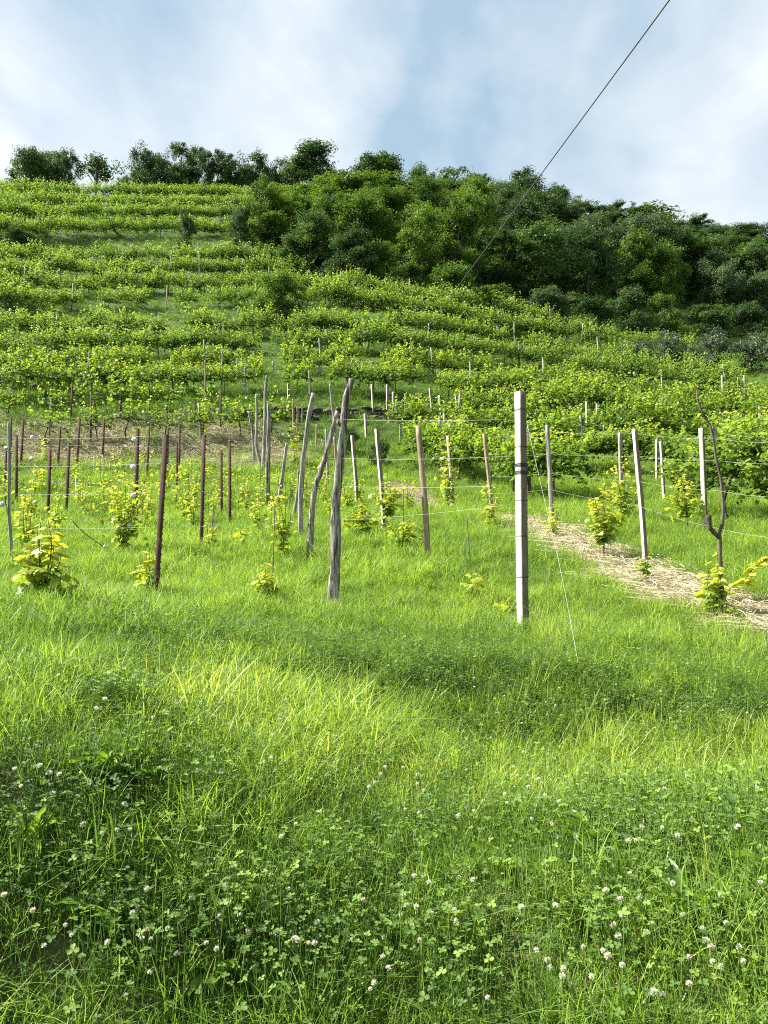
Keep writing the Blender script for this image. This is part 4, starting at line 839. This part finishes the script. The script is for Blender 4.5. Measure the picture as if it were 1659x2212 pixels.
for k, u, v1, w, r, lab in [
    ('oak', 22, 322, 78, 93, 'dark skyline tree at the left border'), ('oak', 68, 326, 70, 95, 'broad dark skyline tree, second from the left border'), ('oak', 108, 330, 66, 93, 'dark skyline tree left of the lone umbrella-shaped one'),
    ('umbrella', 183, 324, 84, 92, 'lone umbrella-shaped tree on the skyline with a bare trunk'), ('thin', 238, 374, 34, 93, 'small wispy pale tree in the skyline gap'),
    ('oak', 290, 330, 78, 94, 'rounded dark tree at the left end of the long skyline group'), ('thin', 330, 336, 56, 96, 'slim airy tree second in the long skyline group'), ('tall', 368, 322, 62, 94, 'tallest airy tree of the long skyline group'), ('tall', 402, 326, 52, 96, 'dark tree with pale trunks in the long skyline group'),
    ('tall', 436, 320, 36, 93, 'narrow tree at the right end of the long skyline group'), ('tall', 484, 330, 60, 94, 'dark tree left of a pair in the middle of the skyline'), ('tall', 522, 330, 54, 95, 'dark tree right of a pair in the middle of the skyline'),
    ('thin', 557, 342, 46, 96, 'airy tree behind the pale bushy tree at the vineyard edge'), ('thin', 592, 340, 54, 96, 'airy tree left of the big dark round skyline tree'), ('thin', 628, 336, 46, 97, 'thin tree touching the big dark round skyline tree'),
    ('oak', 676, 320, 112, 93, 'big dark round tree standing at the right end of the skyline row'), ('bush', 752, 402, 50, 93, 'low dark bush in the gap right of the big round skyline tree'),
    ('oak', 815, 343, 116, 96, 'pointed dark tree rising above the left part of the wood'), ('oak', 912, 358, 90, 100, 'dark tree on the skyline of the wood right of the pointed one'), ('thin', 985, 358, 90, 102, 'ragged skyline tree left of the bare branches'),
    ('tall', 1062, 372, 46, 102, 'narrow tree on the skyline right of the bare branches'), ('oak', 1140, 382, 104, 103, 'rounded dark skyline tree crossed by the cable'), ('grey', 1212, 405, 66, 104, 'small grey-green skyline tree right of the cable'),
    ('thin', 1268, 432, 60, 108, 'airy skyline tree in the dip right of the cable'), ('tall', 1335, 436, 52, 108, 'pointed skyline tree in the middle of the right wood'), ('tall', 1398, 440, 56, 110, 'tall narrow skyline tree of the right wood'),
    ('thin', 1450, 470, 54, 112, 'thin skyline tree right of the tall narrow one'), ('tall', 1512, 474, 66, 112, 'pointed skyline tree near the right side'), ('oak', 1572, 484, 70, 113, 'rounded skyline tree second from the right border'), ('oak', 1635, 492, 80, 113, 'rounded skyline tree at the right border'),
    ('thin', 312, 348, 46, 97, 'low airy tree filling the left end of the long skyline group'), ('thin', 350, 346, 44, 97, 'low airy tree just left of the tallest in the long skyline group'), ('tall', 386, 344, 42, 97, 'low dark tree between the two tallest of the long skyline group'), ('tall', 460, 345, 44, 97, 'low dark tree joining the two skyline groups'), ('thin', 504, 350, 46, 97, 'low airy tree between the pair in the middle of the skyline'), ('tall', 541, 352, 42, 97, 'low dark tree just right of the skyline pair'), ('thin', 610, 352, 48, 98, 'low airy tree behind the thin one by the big round tree'), ('grey', 1300, 452, 74, 108, 'grey-green tree low in the skyline dip'), ('oak', 1425, 478, 84, 110, 'dark broad tree low between two thin skyline trees'), ('oak', 1480, 490, 80, 111, 'dark broad tree low right of the thin skyline tree'), ('grey', 1545, 502, 84, 112, 'grey-green low skyline tree left of a rounded one'), ('grey', 1605, 508, 80, 112, 'grey-green low skyline tree between the last two rounded ones'), ('oak', 1015, 395, 84, 101, 'low dark tree under the bare branches'), ('grey', 865, 392, 74, 97, 'low grey-green tree between the pointed tree and its neighbour')]:
    place_tree(k, u, 0, v1, w*1.3, lab, r, SK, 'skyline_tree')
EDGE = np.array([(600, 588), (760, 612), (940, 655), (1130, 696), (1300, 728), (1450, 728), (1700, 730)]); TOP = np.array([(600, 420), (760, 395), (900, 400), (1000, 405), (1100, 415), (1200, 440), (1300, 475), (1400, 480), (1500, 515), (1700, 535)])
tier_names = ['along the front edge of the wood', 'in the second tier of the wood', 'in the third tier of the wood', 'in the fourth tier of the wood', 'in the top tier of the wood']
PALE = [(650, 440), (700, 460), (610, 500), (880, 500), (760, 440), (940, 590), (870, 430), (1000, 440), (1095, 640), (1470, 590), (1440, 650), (820, 530), (1330, 560)]
for k in range(5):
    us = np.arange(625 if k else 640, 1690, [88, 92, 84, 80, 76][k]) + tg_.uniform(-18, 18, len(np.arange(625 if k else 640, 1690, [88, 92, 84, 80, 76][k]))); L = []
    for u in us:
        e, tp = np.interp(u, EDGE[:, 0], EDGE[:, 1]), np.interp(u, TOP[:, 0], TOP[:, 1]); f = k/5.0
        vb = e - 6 + (tp + 40 - e)*f + tg_.normal(0, 8)*(k > 0); big_ = tg_.random() < .35; hh = tg_.uniform(52, 90) if k == 0 else tg_.uniform(100, 165)*(1.2 if big_ else 1); w = tg_.uniform(85, 140) if k == 0 else tg_.uniform(82, 150)*(1.35 if big_ else 1)
        if u < 700: hh *= .8
        vt = max(vb - hh, tp - 6); dpal = min(math.hypot((u - a)/1.3, (vt + 25 - b_)) for a, b_ in PALE)
        pal = dpal < 42; ty = tg_.random()
        kd = ('palebush' if pal else 'greybush' if ty < .3 else 'bush') if k == 0 else ('pale' if pal else 'grey' if ty < .38 else 'tall' if ty > .74 else 'oak')
        L.append((u, vb, vt, w, kd))
    L.sort()
    for i, (u, vb, vt, w, kd) in enumerate(L):
        col_ = {'pale': 'bright yellow-green', 'palebush': 'bright yellow-green', 'grey': 'grey-green', 'greybush': 'grey-green'}.get(kd, 'dark green'); n = len(L)
        w_ = 'leftmost %s' if i == 0 else 'rightmost %s' if i == n-1 else (ORD[i] + ' %s from the left') if i < 20 else 'middle %s'
        place_tree(kd, u, vb, vt, w, (w_ % ('bush' if k == 0 else 'tree')) + ' %s, %s' % (tier_names[k], col_), None, 'trees of the wood on the right', 'forest_bush' if k == 0 else 'forest_tree')
for k, u, v0, v1, w, lab in [
    ('pale', 572, 548, 392, 92, 'tall pale green bushy tree at the left edge of the wood'), ('oak', 668, 600, 462, 150, 'big dark round tree bulging from the wood into the vineyard'), ('oak', 775, 618, 500, 120, 'dark round tree beside the bulging one above the vine row'), ('pale', 640, 520, 418, 110, 'pale yellow-green tree at the top corner of the vineyard'),
    ('bush', 405, 545, 470, 46, 'dark ivy-covered stump standing in the upper vines'), ('bush', 48, 540, 503, 76, 'low dark shrub on the upper grassy bank at the left'), ('pale', 612, 700, 588, 126, 'round green tree standing alone amid the vine rows'), ('oak', 520, 560, 452, 60, 'dark shrubby tree in the upper vines left of the pale one'),
    ('bush', 755, 985, 925, 56, 'grey-green low bush behind the gnarled post by the hay'), ('bush', 820, 1012, 955, 56, 'grey-green low bush behind the pale leaf-wrapped post'),
    ('olive', 1450, 800, 724, 100, 'silvery olive bush at the left of the olive group'), ('olive', 1535, 805, 722, 120, 'silvery olive bush in the middle of the olive group'), ('olive', 1625, 808, 722, 110, 'silvery olive bush at the right border'), ('olive', 1380, 790, 735, 70, 'small silvery bush at the tip of the olive group')]:
    place_tree(k, u, v0, v1, w, lab, None, None, {'olive': 'olive_tree', 'bush': 'bush'}.get(k, 'tree'))
b = on_ground(1030, 101); t = thing('bare_tree', 'pale bare branches standing up from the skyline of the wood', 'tree', b); A = Acc(); hh = at_depth(1030, 360, b[1])[2] - b[2]
A.add(*tube([(0, 0, -.2), (.1, 0, hh*.4), (0, 0, hh*.7)], np.array([.09, .07, .05]), 6)); kid(t, A.obj('trunk', M['twig'], parent=t)); A = Acc()
for i in range(16): s_ = np.array([0, 0, hh*tg_.uniform(.4, .7)]); A.add(*tube(cane(tg_, s_, (tg_.normal(0, .5), tg_.normal(0, .5), 1), hh*.36, .18, 7, .15), np.linspace(.045, .02, 7), 4, False))
kid(t, A.obj('crown', M['twig'], parent=t))
print('trees', round(time.time() - T0, 1))
# ------------------------------------------------------------------ clover blossoms and broad-leaved weeds
def flower_proto(seed):
    rng = np.random.default_rng(seed); A = Acc(); n = 70; d = unit(rng, n); d[:, 2] = d[:, 2]*.8 + .12
    pl = np.array([(0, 0, 0), (.22, .55, .05), (.0, 1.0, .16), (-.22, .55, .05)])
    low = d[:, 2] < -.2; old = seed % 5 == 3; low = low | (old & (d[:, 2] < .35)); tn = np.where(low, rng.uniform(.9, 1.0, n) if old else rng.uniform(0, .35, n), rng.uniform(.35, .9, n))
    A.add(*stamp(pl, KF, d*.0028, frames(d + np.array([0, 0, .25]), unit(rng, n)), .0092*rng.uniform(.85, 1.15, n)), np.repeat(tn, 4))
    hd = A.obj('flower_head', M['petal'], link=False); B = Acc(); P = smoothline([(rng.normal(0, .02), rng.normal(0, .02), -.2), (rng.normal(0, .008), rng.normal(0, .008), -.1), (0, 0, 0)], 6); B.add(*tube(P, .0011, 4, False), .5)
    r = bpy.data.objects.new('clover_flower', None); KIDS[r.name] = [B.obj('stem', M['stem'], link=False), hd]; return r
FP = [flower_proto(300 + i) for i in range(5)]
fr = np.random.default_rng(17)
FZ = [('in the dark clover at the lower left of the bank', 180, 2060, 170, 90, 22), ('on the lower middle of the bank', 640, 2050, 210, 110, 42), ('at the lower right of the bank', 1220, 2050, 220, 100, 44), ('in the bottom right corner of the bank', 1540, 2000, 90, 130, 16),
      ('in the bright grass right of the middle', 1080, 1760, 180, 60, 40), ('in the bright grass above the left bank', 480, 1590, 260, 60, 18), ('in the dense patch of the right clover hollow', 1480, 1570, 120, 40, 32), ('in the clover band below the tall concrete post', 960, 1480, 170, 40, 20), ('in the sunny grass at the right side', 1480, 1790, 130, 80, 20), ('at the left side of the bank', 130, 1760, 100, 60, 12)]
for lab, u0, v0, su, sv, n in FZ:
    c = np.stack([fr.normal(u0, su*1.1, max(2, n//4)), fr.normal(v0, sv*1.1, max(2, n//4))], 1)
    for i in range(n):
        k = fr.integers(len(c)); u, v = (c[k] + fr.normal(0, 1, 2)*[su*.3, sv*.3]) if fr.random() < .4 else (fr.normal(u0, su*1.3), fr.normal(v0, sv*1.2))
        if not (4 < u < 1655 and 1440 < v < 2205): continue
        p = cast(u, v + 40 if v < 1900 else v + 90)
        if p is None: continue
        x, f, z = ray(u, v); q = at_depth(u, v, p[1]); q[2] = min(max(q[2], float(ground(q[0], q[1])) + .12), float(ground(q[0], q[1])) + .26); s = fr.uniform(.46, .78)
        dup(FP[int(fr.integers(5))], q, fr.uniform(0, 6.28), (s, s, s), 'small white clover blossom ' + lab, 'clover blossoms ' + lab, 'clover flower')
def weed(u, v, n, Lf, label, up=.8, lobed=False, wd=.22):
    Lf *= .72; n += 2; rng = np.random.default_rng(int(u*3 + v)); b = cast(u, v); r = thing('broadleaf_weed', label, 'weed', b, 'broad-leaved weeds in the bank'); A = Acc()
    for i in range(n):
        ph = 2*PI*i/n + rng.normal(0, .3); L_ = Lf*rng.uniform(.7, 1.15); d = np.array([math.cos(ph), math.sin(ph), up*rng.uniform(.6, 1.6)]); P = cane(rng, (0, 0, 0), d, L_, .45, 9, .05); sd = np.array([-math.sin(ph), math.cos(ph), 0]); t = np.linspace(0, 1, 9)
        w = Lf*wd*np.sin(np.clip(t, 0, 1)**.8*PI*.97)**.8*.6 + .004*(1-t)
        if lobed: w = w*(1 + .45*np.sin(t*26))
        V = np.stack([P - sd*w[:, None] + [0, 0, .012], P, P + sd*w[:, None] + [0, 0, .012]], 1).reshape(-1, 3)
        A.add(V, [np.array([[3*k, 3*k+1, 3*k+4, 3*k+3] for k in range(8)] + [[3*k+1, 3*k+2, 3*k+5, 3*k+4] for k in range(8)])], np.repeat(rng.uniform(.2, .9), 27))
    kid(r, A.obj('leaf_rosette', M['weed'], parent=r, smooth=True)); A = Acc(); A.add(*tube([(0, 0, -.06), (0, 0, .015)], .009, 6)); kid(r, A.obj('root_crown', M['stem'], parent=r))
for q in [(235, 2005, 11, .20, 'bright lobed weed beside bare soil on the lower left bank', .9, True), (62, 1850, 7, .2, 'upright broad weed at the left side of the bank', 1.8, False, .10), (220, 1690, 8, .2, 'broad-leaved dock above the dark clover at the left', 1.3), (300, 1700, 7, .18, 'second dock right of the one above the dark clover', 1.5),
          (1290, 1850, 9, .2, 'clump of long plantain leaves right of the middle of the bank', 1.8, False, .12), (1690, 1930, 8, .2, 'weed at the right border of the bank', 1.4), (1480, 2000, 10, .19, 'dark leafy dock low at the right of the bank', 1.4, False, .2), (800, 1510, 9, .17, 'dark broad-leaved dock in the hollow below the wooden posts', 1.6), (1190, 1600, 8, .16, 'dock plant at the edge of the right clover hollow', 1.5),
          (470, 2120, 10, .14, 'small leafy weed at the bottom left of the bank', .9, True), (1560, 1800, 9, .22, 'tall leafy weed in the sunny grass at the right', 1.8, False, .14), (1075, 1890, 7, .16, 'broad weed in the middle of the bank', 1.2), (1010, 1700, 8, .15, 'small weed in bright grass above the middle of the bank', 1.2), (560, 1470, 8, .15, 'tuft of broad leaves at the edge of the bright grass', 1.7, False, .1)]: weed(*q)
print('all', round(time.time() - T0, 1))
# ------------------------------------------------------------------ camera, sun, sky
cam = bpy.data.cameras.new('camera'); co = bpy.data.objects.new('camera', cam); C.objects.link(co); co.location = (0, 0, EYE); co.rotation_euler = (PI/2 + PITCH, 0, 0)
cam.sensor_fit = 'VERTICAL'; cam.angle = 2*math.atan(CY/F); cam.clip_start = .05; cam.clip_end = 6000; bpy.context.scene.camera = co
SUN_AZ, SUN_EL = math.radians(-80), math.radians(46)
sl = bpy.data.lights.new('sun', 'SUN'); sl.energy = 4.3; sl.angle = math.radians(.8); sl.color = (1, .95, .84); so = bpy.data.objects.new('sun', sl); C.objects.link(so)
so.rotation_euler = (PI/2 - SUN_EL, 0, PI - SUN_AZ)
w = bpy.data.worlds.new('World'); bpy.context.scene.world = w; w.use_nodes = True; nt = w.node_tree; nt.nodes.clear()
N = nt.nodes.new; L = nt.links.new
sky = N('ShaderNodeTexSky'); sky.sky_type = 'NISHITA'; sky.sun_disc = False; sky.sun_elevation = SUN_EL; sky.sun_rotation = SUN_AZ % (2*PI); sky.dust_density = 2.0
tc = N('ShaderNodeTexCoord')
def noise(scale, rot, sc, detail, dist=0.0, rough=.55):
    m = N('ShaderNodeMapping'); m.inputs['Rotation'].default_value = rot; m.inputs['Scale'].default_value = scale; L(tc.outputs['Generated'], m.inputs[0])
    n = N('ShaderNodeTexNoise'); n.inputs['Scale'].default_value = sc; n.inputs['Detail'].default_value = detail; n.inputs['Distortion'].default_value = dist; n.inputs['Roughness'].default_value = rough; L(m.outputs[0], n.inputs['Vector']); return n.outputs[0]
def math_(op, a, b):
    n = N('ShaderNodeMath'); n.operation = op
    for i, q in enumerate((a, b)):
        if isinstance(q, (int, float)): n.inputs[i].default_value = q
        else: L(q, n.inputs[i])
    return n.outputs[0]
def spot(u, v, a0, a1):
    d = np.array([float(q) for q in ray(u, v)]); d /= np.linalg.norm(d)
    vm = N('ShaderNodeVectorMath'); vm.operation = 'DOT_PRODUCT'; L(tc.outputs['Generated'], vm.inputs[0]); vm.inputs[1].default_value = d
    mr = N('ShaderNodeMapRange'); mr.interpolation_type = 'SMOOTHSTEP'; mr.inputs[1].default_value = math.cos(math.radians(a1)); mr.inputs[2].default_value = math.cos(math.radians(a0)); L(vm.outputs['Value'], mr.inputs[0]); return mr.outputs[0]
big = noise((1, 1, 1.5), (0, .5, .2), 3.0, 7, .6, .55); fine = noise((1.7, 1, 1.0), (0, -.6, .3), 4.5, 6, 1.2, .5)
lum = math_('ADD', math_('MULTIPLY', big, 1.0), math_('MULTIPLY', fine, .50)); lum = math_('ADD', lum, math_('MULTIPLY', noise((1.2, 1, 2.0), (.3, -.5, .2), 13.0, 8, .9, .6), .16)); lum = math_('SUBTRACT', lum, .305)
for d_, a1_, k_ in (((0, -.2, 1), 62, -.10), ((.5, -1, .25), 60, -.05)):
    d_ = np.array(d_)/np.linalg.norm(d_); vm = N('ShaderNodeVectorMath'); vm.operation = 'DOT_PRODUCT'; L(tc.outputs['Generated'], vm.inputs[0]); vm.inputs[1].default_value = d_
    mr = N('ShaderNodeMapRange'); mr.interpolation_type = 'SMOOTHSTEP'; mr.inputs[1].default_value = math.cos(math.radians(a1_)); mr.inputs[2].default_value = 1.0; L(vm.outputs['Value'], mr.inputs[0]); lum = math_('ADD', lum, math_('MULTIPLY', mr.outputs[0], k_))
for u, v, a0, a1, k in [(1130, 60, 0, 16, -.30), (850, 170, 0, 9, -.07), (40, 300, 0, 10, .22), (560, 290, 0, 9, .16), (1400, 270, 0, 12, .08), (330, 130, 0, 11, -.17), (120, 60, 0, 8, -.10), (1480, 60, 0, 6, -.1), (640, 120, 0, 9, .08), (1600, 420, 0, 9, .02), (1300, 420, 0, 9, .05), (900, 330, 0, 8, .10), (250, 30, 0, 8, -.08), (1560, 180, 0, 6, .05)]:
    lum = math_('ADD', lum, math_('MULTIPLY', spot(u, v, a0, a1), k))
CLOUD = 3.2
cr = N('ShaderNodeValToRGB'); ramp(cr, [(.20, (.38, .525, .645)), (.42, (.57, .67, .75)), (.60, (.70, .775, .83)), (.86, (.95, .98, 1.0))]); L(lum, cr.inputs[0])
sc_ = N('ShaderNodeVectorMath'); sc_.operation = 'SCALE'; sc_.inputs['Scale'].default_value = CLOUD; L(cr.outputs[0], sc_.inputs[0])
mx = N('ShaderNodeMix'); mx.data_type = 'RGBA'; mx.inputs[0].default_value = .93; L(sky.outputs[0], mx.inputs[6]); L(sc_.outputs[0], mx.inputs[7])
bg = N('ShaderNodeBackground'); bg.inputs['Strength'].default_value = .1; L(mx.outputs[2], bg.inputs[0]); ow = N('ShaderNodeOutputWorld'); L(bg.outputs[0], ow.inputs[0])
S = bpy.context.scene
S.view_settings.view_transform = 'Standard'; S.view_settings.look = 'None'; S.view_settings.exposure = 1.88; S.view_settings.gamma = 1
S.cycles.use_denoising = False; S.cycles.max_bounces = 8; S.cycles.diffuse_bounces = 4; S.cycles.transmission_bounces = 6; S.cycles.glossy_bounces = 1; S.cycles.use_adaptive_sampling = True; S.cycles.adaptive_threshold = .015; S.cycles.filter_width = 1.1
print('done', round(time.time() - T0, 1))
